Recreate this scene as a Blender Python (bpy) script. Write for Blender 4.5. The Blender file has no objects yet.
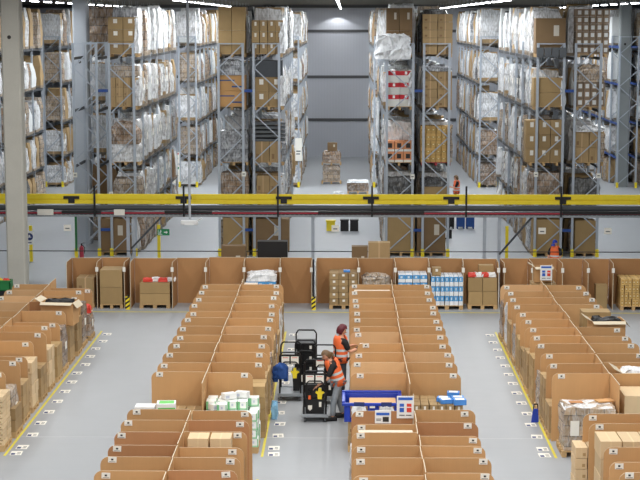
import bpy, math, random
from mathutils import Vector, Matrix
R = random.Random(7)
C = bpy.context.scene.collection
scn = bpy.context.scene
PI = math.pi

# ------------------------------------------------------------------ camera, world, light, exposure
F_PX, CAM_H, HOR_Y, VP_X = 1600.0, 9.8, 20.0, 345.0
pitch = math.atan((240 - HOR_Y) / F_PX)
yaw = math.atan((VP_X - 320) / (F_PX / math.cos(pitch)))
cam_d = bpy.data.cameras.new('camera')
cam_d.sensor_width = 36.0
cam_d.lens = F_PX / 640 * 36.0
cam_d.clip_end = 400
cam = bpy.data.objects.new('camera', cam_d)
C.objects.link(cam)
cam.location = (0, 0, CAM_H)
cam.rotation_euler = (PI / 2 - pitch, 0, yaw)
scn.camera = cam

w = bpy.data.worlds.new('world')
scn.world = w
w.use_nodes = True
w.node_tree.nodes['Background'].inputs[0].default_value = (0.9, 0.95, 1.0, 1)
w.node_tree.nodes['Background'].inputs[1].default_value = 1.3


def strip_light(name, x, y0, y1, z, power, width=0.25, col=(0.9, 0.95, 1.0)):
    l = bpy.data.lights.new(name, 'AREA')
    l.shape = 'RECTANGLE'
    l.size = width
    l.size_y = y1 - y0
    l.energy = power
    l.color = col
    o = bpy.data.objects.new(name, l)
    C.objects.link(o)
    o.location = (x, (y0 + y1) / 2, z)
    return o


for _x in (-12.0, -5.8, -0.3, 3.6, 9.0):
    strip_light('trunk_fill_light', _x, -25, 53.5, 11.0, 2480, 0.3, (1.0, 0.985, 0.965))  # unseen ceiling rows, extended behind the camera as added front fill
for _x in (-13.2, -7.0, -0.6, 6.15, 13.3):
    strip_light('aisle_light', _x, 62, 112, 10.62, 2200, 0.25, (0.93, 0.965, 1.0))

scn.view_settings.view_transform = 'Standard'
scn.view_settings.look = 'None'
scn.view_settings.gamma = 1.0
scn.view_settings.exposure = 0.0
scn.view_settings.use_curve_mapping = False


# wall-washing lamp at the end of the central aisle
_l = bpy.data.lights.new('wall_lamp', 'SPOT')
_l.energy = 130
_l.spot_size = math.radians(128)
_l.spot_blend = 0.25
_l.shadow_soft_size = 0.08
_o = bpy.data.objects.new('wall_lamp', _l)
C.objects.link(_o)
_o.location = (-0.55, 114.45, 10.42)


# ------------------------------------------------------------------ helpers
def hexc(h):
    h = h.lstrip('#')
    v = [int(h[i:i + 2], 16) / 255 for i in (0, 2, 4)]
    return tuple(c / 12.92 if c <= 0.04045 else ((c + 0.055) / 1.055) ** 2.4 for c in v)


class NT:
    def __init__(s, name):
        s.m = bpy.data.materials.new(name)
        s.m.use_nodes = True
        s.t = s.m.node_tree
        s.b = s.t.nodes['Principled BSDF']

    def n(s, typ, **kw):
        x = s.t.nodes.new(typ)
        for k, v in kw.items():
            setattr(x, k, v)
        return x

    def l(s, a, b):
        s.t.links.new(a, b)

    def math(s, op, a, b=None):
        x = s.n('ShaderNodeMath', operation=op)
        for i, v in enumerate((a, b)):
            if v is None:
                continue
            if isinstance(v, (int, float)):
                x.inputs[i].default_value = v
            else:
                s.l(v, x.inputs[i])
        return x.outputs[0]

    def mix(s, f, a, b):
        x = s.n('ShaderNodeMix', data_type='RGBA')
        for sock, v in ((x.inputs[0], f), (x.inputs[6], a), (x.inputs[7], b)):
            if isinstance(v, (int, float)):
                sock.default_value = v
            elif isinstance(v, tuple):
                sock.default_value = (*v, 1)
            else:
                s.l(v, sock)
        return x.outputs[2]

    def noise(s, scale, detail=4, coord='Object', vec=None, stretch=None):
        x = s.n('ShaderNodeTexNoise')
        x.inputs['Scale'].default_value = scale
        x.inputs['Detail'].default_value = detail
        src = vec if vec else s.n('ShaderNodeTexCoord').outputs[coord]
        if stretch:
            mp = s.n('ShaderNodeMapping')
            mp.inputs['Scale'].default_value = stretch
            s.l(src, mp.inputs[0])
            src = mp.outputs[0]
        s.l(src, x.inputs['Vector'])
        return x.outputs['Fac']

    def ramp(s, f, lo, hi):
        x = s.n('ShaderNodeMapRange')
        x.inputs[1].default_value = lo
        x.inputs[2].default_value = hi
        s.l(f, x.inputs[0])
        return x.outputs[0]

    def bright(s, col, f, lo, hi):
        """multiply colour by a value running lo..hi with f (0..1)"""
        x = s.n('ShaderNodeMapRange')
        x.inputs[3].default_value = lo
        x.inputs[4].default_value = hi
        s.l(f, x.inputs[0])
        h = s.n('ShaderNodeHueSaturation')
        s.l(x.outputs[0], h.inputs['Value'])
        if isinstance(col, tuple):
            h.inputs['Color'].default_value = (*col, 1)
        else:
            s.l(col, h.inputs['Color'])
        return h.outputs[0]

    def randv(s):
        return s.n('ShaderNodeObjectInfo').outputs['Random']

    def gen(s):
        x = s.n('ShaderNodeSeparateXYZ')
        s.l(s.n('ShaderNodeTexCoord').outputs['Generated'], x.inputs[0])
        return x.outputs

    def band(s, v, lo, hi):
        return s.math('MULTIPLY', s.math('GREATER_THAN', v, lo), s.math('LESS_THAN', v, hi))

    def bump(s, f, strength, dist=0.02):
        x = s.n('ShaderNodeBump')
        x.inputs['Strength'].default_value = strength
        x.inputs['Distance'].default_value = dist
        s.l(f, x.inputs['Height'])
        s.l(x.outputs[0], s.b.inputs['Normal'])

    def done(s, col, rough=0.6, metal=0.0, spec=None):
        if isinstance(col, tuple):
            s.b.inputs['Base Color'].default_value = (*col, 1)
        else:
            s.l(col, s.b.inputs['Base Color'])
        s.b.inputs['Roughness'].default_value = rough
        s.b.inputs['Metallic'].default_value = metal
        if spec is not None:
            s.b.inputs['Specular IOR Level'].default_value = spec
        return s.m


def plain(name, h, rough=0.55, metal=0.0, var=0.10, scale=6, rnd=0.0):
    k = NT(name)
    col = k.bright(hexc(h), k.noise(scale), 1 - var, 1 + var)
    if rnd:
        col = k.bright(col, k.randv(), 1 - rnd, 1 + rnd)
    return k.done(col, rough, metal)


def board_mat(name, h, rnd=0.12):
    k = NT(name)
    col = k.bright(hexc(h), k.noise(1.3, 5), 0.88, 1.1)
    col = k.bright(col, k.noise(1, 3, stretch=(60, 60, 1.2)), 0.95, 1.05)
    col = k.bright(col, k.randv(), 1 - rnd, 1 + rnd)
    return k.done(col, 0.8, 0, 0.25)


def carton_mat(name, h, marks=(), tape=None, rnd=0.14, rough=0.7):
    """cardboard with an optional tape seam and printed or stuck-on marks: (x0, x1, z0, z1, colour)"""
    k = NT(name)
    col = k.bright(hexc(h), k.noise(3, 4), 0.9, 1.08)
    col = k.bright(col, k.randv(), 1 - rnd, 1 + rnd)
    g = k.gen()
    if tape:
        f = k.band(g[0], 0.46, 0.54)
        col = k.mix(f, col, hexc(tape))
    for (x0, x1, z0, z1, c) in marks:
        f = k.math('MULTIPLY', k.band(g[0], x0, x1), k.band(g[2], z0, z1))
        col = k.mix(f, col, hexc(c))
    return k.done(col, rough, 0, 0.3)


def film_mat(name, under, amount=0.5, bright='#e9edf0', scale=9.0):
    """stacked goods seen through crumpled stretch film: layered packs below, glints of glossy film painted as pale streaks above"""
    k = NT(name)
    sp = k.n('ShaderNodeSeparateXYZ')
    k.l(k.n('ShaderNodeTexCoord').outputs['Object'], sp.inputs[0])
    cb = k.n('ShaderNodeCombineXYZ')
    k.l(k.math('ADD', sp.outputs[0], k.math('MULTIPLY', sp.outputs[1], 1.07)), cb.inputs[0])
    k.l(k.math('ADD', sp.outputs[2], k.randv()), cb.inputs[1])
    br = k.n('ShaderNodeTexBrick')
    br.inputs['Scale'].default_value = 1.0
    br.inputs['Brick Width'].default_value = 0.33
    br.inputs['Row Height'].default_value = 0.24
    br.inputs['Mortar Size'].default_value = 0.012
    br.inputs['Bias'].default_value = 0.1
    u = hexc(under)
    br.inputs['Color1'].default_value = (*[min(1, c * 1.25) for c in u], 1)
    br.inputs['Color2'].default_value = (*[c * 0.72 for c in u], 1)
    br.inputs['Mortar'].default_value = (*[c * 0.3 for c in u], 1)
    k.l(cb.outputs[0], br.inputs['Vector'])
    nz = k.noise(scale * 1.1, 5, stretch=(1.5, 1.5, 0.6))
    big = k.noise(2.2, 2)
    t_ = k.math('ADD', k.math('MULTIPLY', nz, 0.72), k.math('MULTIPLY', big, 0.28))
    a = 0.64 - amount * 0.27
    f = k.ramp(t_, a - 0.1, a + 0.16)  # pale streaks are film highlights painted into the colour
    und = k.bright(br.outputs['Color'], k.randv(), 0.85, 1.35)
    col = k.mix(k.math('ADD', k.math('MULTIPLY', f, min(0.8, 0.3 + amount * 0.6)), max(0.04, amount - 0.5)), und, hexc(bright))
    k.bump(nz, 0.7, 0.05)
    return k.done(col, 0.25, 0, 0.6)


M = {}
M['board'] = board_mat('cardboard_sheet', '#c79c6c')
M['edge'] = plain('corrugated_edge', '#d3c7ae', 0.8, 0, 0.15, 30)
M['board_bay'] = board_mat('bay_cardboard', '#b0855a')  # browner board of its own, deepened partly for shade inside the bays
M['board_dark'] = board_mat('old_cardboard', '#b5845c')
M['board_light'] = board_mat('pale_cardboard', '#dab183')
M['card'] = plain('white_card', '#efece2', 0.6, 0, 0.03)
M['lid'] = plain('cream_card', '#dccbb6', 0.7, 0, 0.03)
M['ink'] = plain('dark_ink', '#2f2c2a', 0.6)
M['carton'] = carton_mat('carton_brown', '#ab9068', [(0.12, 0.3, 0.15, 0.4, '#8d7050')], '#c6a780')
M['carton_pale'] = carton_mat('carton_pale', '#d3ba94', [(0.6, 0.85, 0.2, 0.5, '#b39468')], '#dcc59c')
M['carton_dark'] = carton_mat('carton_dark', '#80684b', [(0.6, 0.78, 0.5, 0.8, '#cfc8ba')], None)
M['carton_label'] = carton_mat('carton_labelled', '#a0865f', [(0.36, 0.64, 0.5, 0.86, '#ece8de')], None)
M['carton_plain'] = carton_mat('carton_unmarked', '#ae9266', [], None)
M['carton_dot'] = carton_mat('carton_white_panel', '#8f7b66', [(0.22, 0.78, 0.25, 0.8, '#dfe0de')], None)
M['carton_orange'] = carton_mat('carton_printed', '#bf935f', [(0.05, 0.6, 0.64, 0.72, '#42598c'), (0.5, 0.95, 0.22, 0.32, '#42598c')], None)
M['carton_yellow'] = carton_mat('carton_yellow_print', '#cda767', [(0.1, 0.9, 0.35, 0.6, '#a98545'), (0.3, 0.7, 0.42, 0.55, '#efe0b0')], None)
M['carton_redwhite'] = carton_mat('carton_red_white', '#dcdcd6', [(0, 1, 0.62, 1.0, '#c4343a'), (0.4, 0.6, 0.7, 0.95, '#f0f0ee')], None)
M['carton_orangewhite'] = carton_mat('carton_orange_white', '#e0986a', [(0, 1, 0.0, 0.22, '#e9e6e0'), (0.25, 0.75, 0.35, 0.8, '#3a3636')], None)
M['carton_white'] = carton_mat('carton_white', '#dfe2e2', [(0.2, 0.5, 0.3, 0.6, '#a9b3bd')], None)
M['carton_yelwhite'] = carton_mat('carton_yellow_white', '#e4e2d8', [(0, 1, 0.35, 0.75, '#d8cc3c')], None)
M['carton_bluewhite'] = carton_mat('carton_blue_white', '#e6eaee', [(0, 1, 0.45, 1, '#5aa0d8'), (0.3, 0.6, 0.55, 0.85, '#cfe2f2')], None)
M['carton_can'] = carton_mat('carton_yellow_cans', '#d9b574', [(0.2, 0.8, 0.2, 0.75, '#b98a35'), (0.35, 0.65, 0.35, 0.6, '#eee1bb')], None)
M['tissue'] = carton_mat('tissue_pack', '#eef2ee', [(0.0, 0.24, 0, 1, '#7cc48c'), (0.24, 1, 0.0, 0.2, '#a9d6b2'), (0.9, 1, 0, 1, '#7cc48c'), (0.4, 0.6, 0.45, 0.75, '#c9cfdd')], None, 0.05, 0.35)
M['tissue_end'] = carton_mat('tissue_pack_pale', '#eef0ee', [(0.1, 0.4, 0.2, 0.7, '#bfc4d4')], None, 0.05, 0.35)
M['film_white'] = film_mat('stretch_film_white', '#9a9590', 0.72, '#f4f6f8')
M['film_grey'] = film_mat('stretch_film_grey', '#85868a', 0.42)
M['film_brown'] = film_mat('stretch_film_over_cartons', '#8f7357', 0.3, '#dfe2e4')
M['film_dark'] = film_mat('stretch_film_over_dark_goods', '#4a4846', 0.3, '#b9bec3')
M['film_clear'] = film_mat('clear_film_over_cartons', '#a08a6f', 0.36, '#d9dcdf', 12)
M['film_bright'] = film_mat('crumpled_bright_film', '#b4b8bc', 0.85, '#f2f4f6', 8)
M['bag_blue'] = plain('pale_blue_plastic', '#8fc4e6', 0.35)
M['wood'] = plain('pallet_wood', '#c2a172', 0.8, 0, 0.2, 9, 0.15)
M['wood_grey'] = plain('weathered_pallet_wood', '#8f8272', 0.8, 0, 0.3, 9, 0.3)
M['wood_red'] = plain('red_pallet_paint', '#a2323a', 0.6)
M['steel'] = plain('galvanised_steel', '#aeb6c0', 0.42, 0.2, 0.12, 5)
M['steel_dark'] = plain('dark_grey_steel', '#474b50', 0.5, 0.3)
M['beam'] = plain('grey_beam_steel', '#43474c', 0.5, 0.1)
M['beam_blue'] = plain('blue_paint', '#23488f', 0.45)
M['yellow'] = plain('yellow_paint', '#f2da2a', 0.4, 0, 0.07)
M['black'] = plain('black_plastic', '#141416', 0.5)
M['blackm'] = plain('black_metal', '#191a1c', 0.4, 0.2)
M['red'] = plain('red_paint', '#a8273a', 0.4)
M['blue'] = plain('blue_plastic', '#1d3fb0', 0.35, 0, 0.06)
M['white'] = plain('white_plastic', '#eceeee', 0.4, 0, 0.03)
M['green'] = plain('green_plastic', '#1c7a3c', 0.4)
M['leaf'] = plain('bright_green_print', '#5cbf4a', 0.5)
M['green_sign'] = plain('safety_green', '#12814c', 0.5)
M['navy'] = plain('navy_print', '#22356e', 0.5)
M['skyblue'] = plain('sky_blue_print', '#4c8fdc', 0.5)
M['sign_blue'] = plain('blue_print', '#2a62c4', 0.5)
M['sign_red'] = plain('red_print', '#dc4436', 0.5)
M['orange'] = plain('high_visibility_orange', '#f2703a', 0.6, 0, 0.08)
M['reflect'] = plain('reflective_tape', '#cfdadc', 0.3)
M['skin'] = plain('skin', '#d9a184', 0.55, 0, 0.05)
M['hair_red'] = plain('dyed_red_hair', '#5c1522', 0.5, 0, 0.35, 30)
M['hair_brown'] = plain('brown_blond_hair', '#6b5134', 0.5, 0, 0.4, 30)
M['cloth_black'] = plain('black_cloth', '#18181b', 0.8)
M['jeans'] = plain('washed_grey_jeans', '#8f979f', 0.85, 0, 0.4, 7)
M['jeans_dark'] = plain('dark_trousers', '#3c4046', 0.85, 0, 0.2, 7)
M['cloth_blue'] = plain('blue_cloth', '#274f93', 0.8, 0, 0.2, 10)
M['line'] = plain('yellow_floor_paint', '#ddcf45', 0.5, 0, 0.15, 3)
M['pallet_iron'] = plain('galvanised_plate', '#9da3a8', 0.4, 0.5)
M['rubber'] = plain('grey_rubber', '#5b5f63', 0.6)


def lit(name, col, strength):
    m = bpy.data.materials.new(name)
    m.use_nodes = True
    b = m.node_tree.nodes['Principled BSDF']
    b.inputs['Base Color'].default_value = (1, 1, 1, 1)
    b.inputs['Emission Color'].default_value = (*col, 1)
    b.inputs['Emission Strength'].default_value = strength
    return m


M['lamp'] = lit('lamp_diffuser', (0.93, 0.97, 1.0), 14)


def floor_mat():
    k = NT('polished_concrete')
    n1 = k.noise(0.2, 6)
    n2 = k.noise(1.4, 6)
    n3 = k.noise(3.0, 3, stretch=(0.25, 4, 1))
    n4 = k.noise(40, 2)
    col = k.bright(hexc('#a3a7ab'), n1, 0.83, 1.12)
    col = k.bright(col, n2, 0.95, 1.04)
    col = k.bright(col, n3, 0.97, 1.03)
    sp = k.ramp(n4, 0.72, 0.78)
    col = k.mix(k.math('MULTIPLY', sp, 0.25), col, hexc('#7c7f83'))
    m = k.done(col, 0.3, 0, 0.35)
    k.l(k.math('ADD', k.math('MULTIPLY', n1, 0.2), 0.34), k.b.inputs['Roughness'])
    return m


def concrete(name, h):
    k = NT(name)
    col = k.bright(hexc(h), k.noise(1.2, 6), 0.86, 1.1)
    col = k.bright(col, k.noise(25, 3), 0.93, 1.05)
    return k.done(col, 0.8)


M['floor'] = floor_mat()
M['column'] = concrete('column_concrete', '#c4c2b8')
M['column_far'] = concrete('column_concrete_grey', '#8d9292')
M['column_pale'] = concrete('column_concrete_pale', '#bcc2c9')


def panel_mat():
    k = NT('grey_wall_panel')
    tc = k.n('ShaderNodeTexCoord')
    wv = k.n('ShaderNodeTexWave')
    wv.inputs['Scale'].default_value = 1.5
    k.l(tc.outputs['Object'], wv.inputs['Vector'])
    col = k.bright(hexc('#b3b7bf'), k.noise(0.5, 3), 0.95, 1.05)
    col = k.bright(col, wv.outputs['Fac'], 0.98, 1.02)
    return k.done(col, 0.5)


M['panel'] = panel_mat()
M['ceil'] = plain('dark_ceiling_sheet', '#77766f', 0.8, 0, 0.1, 1)
M['trim'] = plain('dark_trim', '#4a4b4d', 0.6)


class MB:
    """collects boxes, bars, tubes and prisms and links them as one mesh"""
    def __init__(s):
        s.v, s.f, s.mi = [], [], []

    def add(s, vs, fs, m=0):
        o = len(s.v)
        s.v += [tuple(p) for p in vs]
        for q in fs:
            s.f.append(tuple(o + i for i in q))
            s.mi.append(m)
        return s

    def box(s, x0, x1, y0, y1, z0, z1, m=0):
        vs = [(x, y, z) for z in (z0, z1) for y in (y0, y1) for x in (x0, x1)]
        return s.add(vs, [(0, 2, 3, 1), (4, 5, 7, 6), (0, 1, 5, 4), (2, 6, 7, 3), (0, 4, 6, 2), (1, 3, 7, 5)], m)

    def rbox(s, x0, x1, y0, y1, z0, z1, ang, m=0):
        """box rotated about its own vertical axis"""
        cx, cy = (x0 + x1) / 2, (y0 + y1) / 2
        ca, sa = math.cos(ang), math.sin(ang)
        vs = []
        for z in (z0, z1):
            for y in (y0, y1):
                for x in (x0, x1):
                    dx, dy = x - cx, y - cy
                    vs.append((cx + dx * ca - dy * sa, cy + dx * sa + dy * ca, z))
        return s.add(vs, [(0, 2, 3, 1), (4, 5, 7, 6), (0, 1, 5, 4), (2, 6, 7, 3), (0, 4, 6, 2), (1, 3, 7, 5)], m)

    def bar(s, a, b, wd, ht, m=0):
        a, b = Vector(a), Vector(b)
        d = (b - a).normalized()
        up = Vector((0, 0, 1)) if abs(d.z) < 0.95 else Vector((0, 1, 0))
        r = d.cross(up).normalized()
        u = r.cross(d)
        vs = []
        for p in (a, b):
            for (i, j) in ((-1, -1), (1, -1), (1, 1), (-1, 1)):
                vs.append(p + r * (i * wd / 2) + u * (j * ht / 2))
        return s.add(vs, [(3, 2, 1, 0), (4, 5, 6, 7), (0, 1, 5, 4), (1, 2, 6, 5), (2, 3, 7, 6), (3, 0, 4, 7)], m)

    def cyl(s, a, b, r, n=10, m=0, r2=None):
        a, b = Vector(a), Vector(b)
        r2 = r if r2 is None else r2
        d = (b - a).normalized()
        up = Vector((0, 0, 1)) if abs(d.z) < 0.95 else Vector((0, 1, 0))
        x = d.cross(up).normalized()
        y = x.cross(d)
        vs = []
        for p, q in ((a, r), (b, r2)):
            for i in range(n):
                t = 2 * PI * i / n
                vs.append(p + x * (q * math.cos(t)) + y * (q * math.sin(t)))
        fs = [(i, (i + 1) % n, n + (i + 1) % n, n + i) for i in range(n)]
        fs += [tuple(range(n - 1, -1, -1)), tuple(range(n, 2 * n))]
        return s.add(vs, fs, m)

    def path(s, pts, r, n=8, m=0):
        for a, b in zip(pts, pts[1:]):
            s.cyl(a, b, r, n, m)
        return s

    def prism(s, poly, y0, y1, mface=0, mside=0):
        """polygon in XZ extruded along Y"""
        n = len(poly)
        vs = [(x, y0, z) for x, z in poly] + [(x, y1, z) for x, z in poly]
        s.add(vs, [tuple(range(n)), tuple(range(2 * n - 1, n - 1, -1))], mface)
        o = len(s.v) - 2 * n
        for i in range(n):
            j = (i + 1) % n
            s.f.append((o + j, o + i, o + n + i, o + n + j))
            s.mi.append(mside)
        return s

    def lumpy(s, x0, x1, y0, y1, z0, z1, amp=0.04, seg=(5, 4, 6), m=0, rnd=None, top=0.9):
        """soft crumpled block with rounded shoulders"""
        rnd = rnd or R
        nx, ny, nz = seg
        cx, cy = (x0 + x1) / 2, (y0 + y1) / 2
        idx, vs = {}, []
        for k in range(nz + 1):
            for j in range(ny + 1):
                for i in range(nx + 1):
                    if 0 < i < nx and 0 < j < ny and 0 < k < nz:
                        continue
                    u, v, t = i / nx, j / ny, k / nz
                    sc = 1.0 if t < 0.75 else 1 - (1 - top) * ((t - 0.75) / 0.25) ** 2
                    x = cx + (x0 + (x1 - x0) * u - cx) * sc
                    y = cy + (y0 + (y1 - y0) * v - cy) * sc
                    e = 0.2 if k == 0 else 1.0
                    idx[i, j, k] = len(vs)
                    vs.append((x + rnd.uniform(-amp, amp) * e, y + rnd.uniform(-amp, amp) * e,
                               z0 + (z1 - z0) * t + (rnd.uniform(-amp, amp) if k else 0)))
        fs = []
        for k in range(nz):
            for i in range(nx):
                fs.append((idx[i, 0, k], idx[i + 1, 0, k], idx[i + 1, 0, k + 1], idx[i, 0, k + 1]))
                fs.append((idx[i + 1, ny, k], idx[i, ny, k], idx[i, ny, k + 1], idx[i + 1, ny, k + 1]))
            for j in range(ny):
                fs.append((idx[0, j + 1, k], idx[0, j, k], idx[0, j, k + 1], idx[0, j + 1, k + 1]))
                fs.append((idx[nx, j, k], idx[nx, j + 1, k], idx[nx, j + 1, k + 1], idx[nx, j, k + 1]))
        for i in range(nx):
            for j in range(ny):
                fs.append((idx[i, j + 1, 0], idx[i + 1, j + 1, 0], idx[i + 1, j, 0], idx[i, j, 0]))
                fs.append((idx[i, j, nz], idx[i + 1, j, nz], idx[i + 1, j + 1, nz], idx[i, j + 1, nz]))
        return s.add(vs, fs, m)

    def mesh(s, name, mats, smooth=False):
        me = bpy.data.meshes.new(name)
        me.from_pydata(s.v, [], s.f)
        for m in (mats if isinstance(mats, (list, tuple)) else [mats]):
            me.materials.append(m)
        me.polygons.foreach_set('material_index', s.mi)
        if smooth:
            me.polygons.foreach_set('use_smooth', [True] * len(s.f))
        me.update()
        return me

    def build(s, name, mats, parent=None, loc=(0, 0, 0), rot=0.0, smooth=False, bevel=0.0):
        o = bpy.data.objects.new(name, s.mesh(name, mats, smooth))
        C.objects.link(o)
        o.location = loc
        if rot:
            o.rotation_euler = (0, 0, rot)
        if parent:
            o.parent = parent
        if bevel:
            b = o.modifiers.new('bevel', 'BEVEL')
            b.width = bevel
            b.segments = 2
            b.limit_method = 'ANGLE'
        return o


def tag(o, label, cat, group=None, kind=None):
    o['label'] = label
    o['category'] = cat
    if group:
        o['group'] = group
    if kind:
        o['kind'] = kind
    return o


def thing(name, label, cat, loc=(0, 0, 0), rot=0.0, group=None):
    o = bpy.data.objects.new(name, None)
    C.objects.link(o)
    o.location = loc
    o.rotation_euler = (0, 0, rot)
    o.empty_display_size = 0.2
    return tag(o, label, cat, group)


KIDS = {}


def remember(root):
    KIDS[root.name] = [o for o in bpy.data.objects if o.parent is root]


def dup(root, loc, label, rot=0.0, scale=None, group=None, kids=None):
    r = root.copy()
    C.objects.link(r)
    r.location = loc
    r.rotation_euler = (0, 0, rot)
    if scale:
        r.scale = scale
    r['label'] = label
    if group:
        r['group'] = group
    for ch in (kids if kids is not None else KIDS.get(root.name, [])):
        c = ch.copy()
        C.objects.link(c)
        c.parent = r
    return r


def struct(o):
    o['kind'] = 'structure'
    return o


ORD = ['first', 'second', 'third', 'fourth', 'fifth', 'sixth', 'seventh', 'eighth', 'ninth', 'tenth', 'eleventh', 'twelfth',
       'thirteenth', 'fourteenth', 'fifteenth', 'sixteenth', 'seventeenth', 'eighteenth', 'nineteenth', 'twentieth']

# ------------------------------------------------------------------ the setting
WALL_Y, CEIL_Z = 115.3, 11.15
struct(MB().box(-30, 30, -30, WALL_Y, -0.2, 0).build('floor', M['floor']))
struct(MB().box(-30, 30, WALL_Y, WALL_Y + 0.3, 0, CEIL_Z).build('wall_back', M['panel']))
struct(MB().box(-30.3, -30, -30, WALL_Y, 0, CEIL_Z).build('wall_left', M['panel']))
struct(MB().box(30, 30.3, -30, WALL_Y, 0, CEIL_Z).build('wall_right', M['panel']))
mb = MB().box(-30.3, 30.3, -30, WALL_Y + 0.3, CEIL_Z, CEIL_Z + 0.2)
struct(mb.build('ceiling', M['ceil']))
for i, z in enumerate((2.69, 5.76, 9.02)):
    struct(MB().box(-30, 30, WALL_Y - 0.05, WALL_Y, z - 0.1, z + 0.1).build('trim_%d' % (i + 1), M['trim']))
struct(MB().box(-30, 30, WALL_Y - 0.25, WALL_Y, 10.66, CEIL_Z).build('trim_4', M['trim']))
n_trim = 5
for y in (62, 72, 82, 92, 102, 112):
    struct(MB().box(-30, 30, y - 0.15, y + 0.15, 10.86, CEIL_Z).build('trim_%d' % n_trim, M['ceil']))
    n_trim += 1
# expansion joint and painted yellow lines of the floor
struct(MB().box(-30, 30, 36.84, 36.90, 0, 0.002).build('trim_%d' % n_trim, plain('joint_filler', '#b4b7ba', 0.6)))
n_trim += 1
for (x0, x1, y0, y1) in ((-7.74, -7.68, 35.2, 49.9), (-1.89, -1.83, 35.2, 49.9), (4.76, 4.82, 35.2, 49.9), (-1.89, -1.83, 26, 33.4),
                         (-13, 11, 53.25, 53.33)):
    struct(MB().box(x0, x1, y0, y1, 0, 0.003).build('trim_%d' % n_trim, M['line']))
    n_trim += 1


def column(name_label, x0, x1, y0, y1, m, mats):
    t = thing('concrete_column', name_label, 'column', ((x0 + x1) / 2, (y0 + y1) / 2, 0), 0, 'concrete columns')
    wx, wy = (x1 - x0) / 2, (y1 - y0) / 2
    c = 0.05
    poly = [(-wx + c, -wy), (wx - c, -wy), (wx, -wy + c), (wx, wy - c), (wx - c, wy), (-wx + c, wy), (-wx, wy - c), (-wx, -wy + c)]
    b = MB()
    n = len(poly)
    b.add([(x, y, 0) for x, y in poly] + [(x, y, CEIL_Z) for x, y in poly],
          [(i, (i + 1) % n, n + (i + 1) % n, n + i) for i in range(n)] + [tuple(range(n - 1, -1, -1)), tuple(range(n, 2 * n))])
    b.build('shaft', mats, t)
    MB().cyl((-wx * 0.1, -wy - 0.01, m), (-wx * 0.1, -wy + 0.05, m), 0.07, 10).build('socket_hole', M['ink'], t)
    return t


column('pale concrete column standing beside the leftmost bin row, in front of the conveyor', -12.12, -11.46, 56.6, 57.3, 9.2, M['column'])
column('grey concrete column behind the crossed braces of the left rack', -11.8, -11.17, 69.7, 70.4, 8.0, M['column_pale'])
column('grey concrete column behind the braces of the rightmost rack', 16.1, 16.75, 94.6, 95.3, 8.4, M['column_far'])

# ------------------------------------------------------------------ lamps
lamp = thing('ceiling_light', 'short white strip lamp hanging above the central aisle nearest the front', 'ceiling light', (0, 0, 0), 0, 'strip lamps above the aisles')
MB().box(-0.06, 0.06, -0.75, 0.75, 0.03, 0.1).build('housing', M['white'], lamp)
MB().box(-0.05, 0.05, -0.73, 0.73, 0.0, 0.028).build('diffuser', M['lamp'], lamp)
MB().box(-0.006, 0.006, -0.5, -0.49, 0.1, 0.55).box(-0.006, 0.006, 0.49, 0.5, 0.1, 0.55).build('wire', M['steel'], lamp)
remember(lamp)
first = True
for x, nm in ((-0.6, 'central aisle'), (-7.0, 'aisle left of the centre'), (6.15, 'aisle right of the centre'), (-13.2, 'far left aisle'), (13.3, 'far right aisle')):
    for k in range(17):
        lb = 'white strip lamp over the %s, %s in line from front' % (nm, ORD[k])
        if first:
            lamp.location = (x + 0.3, 64 + 3 * k, 10.55)
            lamp['label'] = lb
            first = False
        else:
            dup(lamp, (x + 0.3, 64 + 3 * k, 10.55), lb)

# ------------------------------------------------------------------ pallets and loads
def pallet_mb(wx=1.2, wy=0.8):
    b = MB()
    for j in range(5):
        y = -wy / 2 + 0.05 + j * (wy - 0.1) / 4
        b.box(-wx / 2, wx / 2, y - 0.055, y + 0.055, 0.122, 0.144)
    for i in (-1, 0, 1):
        x = i * (wx / 2 - 0.05)
        b.box(x - 0.05, x + 0.05, -wy / 2, wy / 2, 0.1, 0.122)
        for j in (-1, 0, 1):
            y = j * (wy / 2 - 0.07)
            b.box(x - 0.05, x + 0.05, y - 0.07, y + 0.07, 0.022, 0.1)
        b.box(x - 0.05, x + 0.05, -wy / 2, wy / 2, 0.0, 0.022)
    return b


PALLET = pallet_mb().mesh('pallet', M['wood'])
PALLET_OLD = pallet_mb().mesh('pallet', M['wood_grey'])
PALLET_RED = pallet_mb().mesh('pallet', M['wood_red'])
PALLET_T = pallet_mb(0.8, 1.2).mesh('pallet', M['wood'])


def put(name, mesh, parent, loc=(0, 0, 0), scale=None):
    o = bpy.data.objects.new(name, mesh)
    C.objects.link(o)
    o.parent = parent
    o.location = loc
    if scale:
        o.scale = scale
    return o


def carton_mesh(w_, d_, h_, m, inset=0.01):
    if h_ < 0.2:
        inset = 0.018
    b = MB().box(-w_ / 2 + inset, w_ / 2 - inset, -d_ / 2 + inset, d_ / 2 - inset, 0, h_ - inset)
    return b.mesh('carton', M[m])


def carton_stack(t, W, D, H, nx, ny, nz, m, z0=0.144, jit=0.0, name='carton', skip=()):
    cw, cd, ch = W / nx, D / ny, H / nz
    me = carton_mesh(cw, cd, ch, m)
    for k in range(nz):
        for j in range(ny):
            for i in range(nx):
                if (i, j, k) in skip:
                    continue
                o = put(name, me, t, (-W / 2 + cw * (i + 0.5) + R.uniform(-jit, jit), -D / 2 + cd * (j + 0.5) + R.uniform(-jit, jit) * 0.5, z0 + ch * k))


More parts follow.
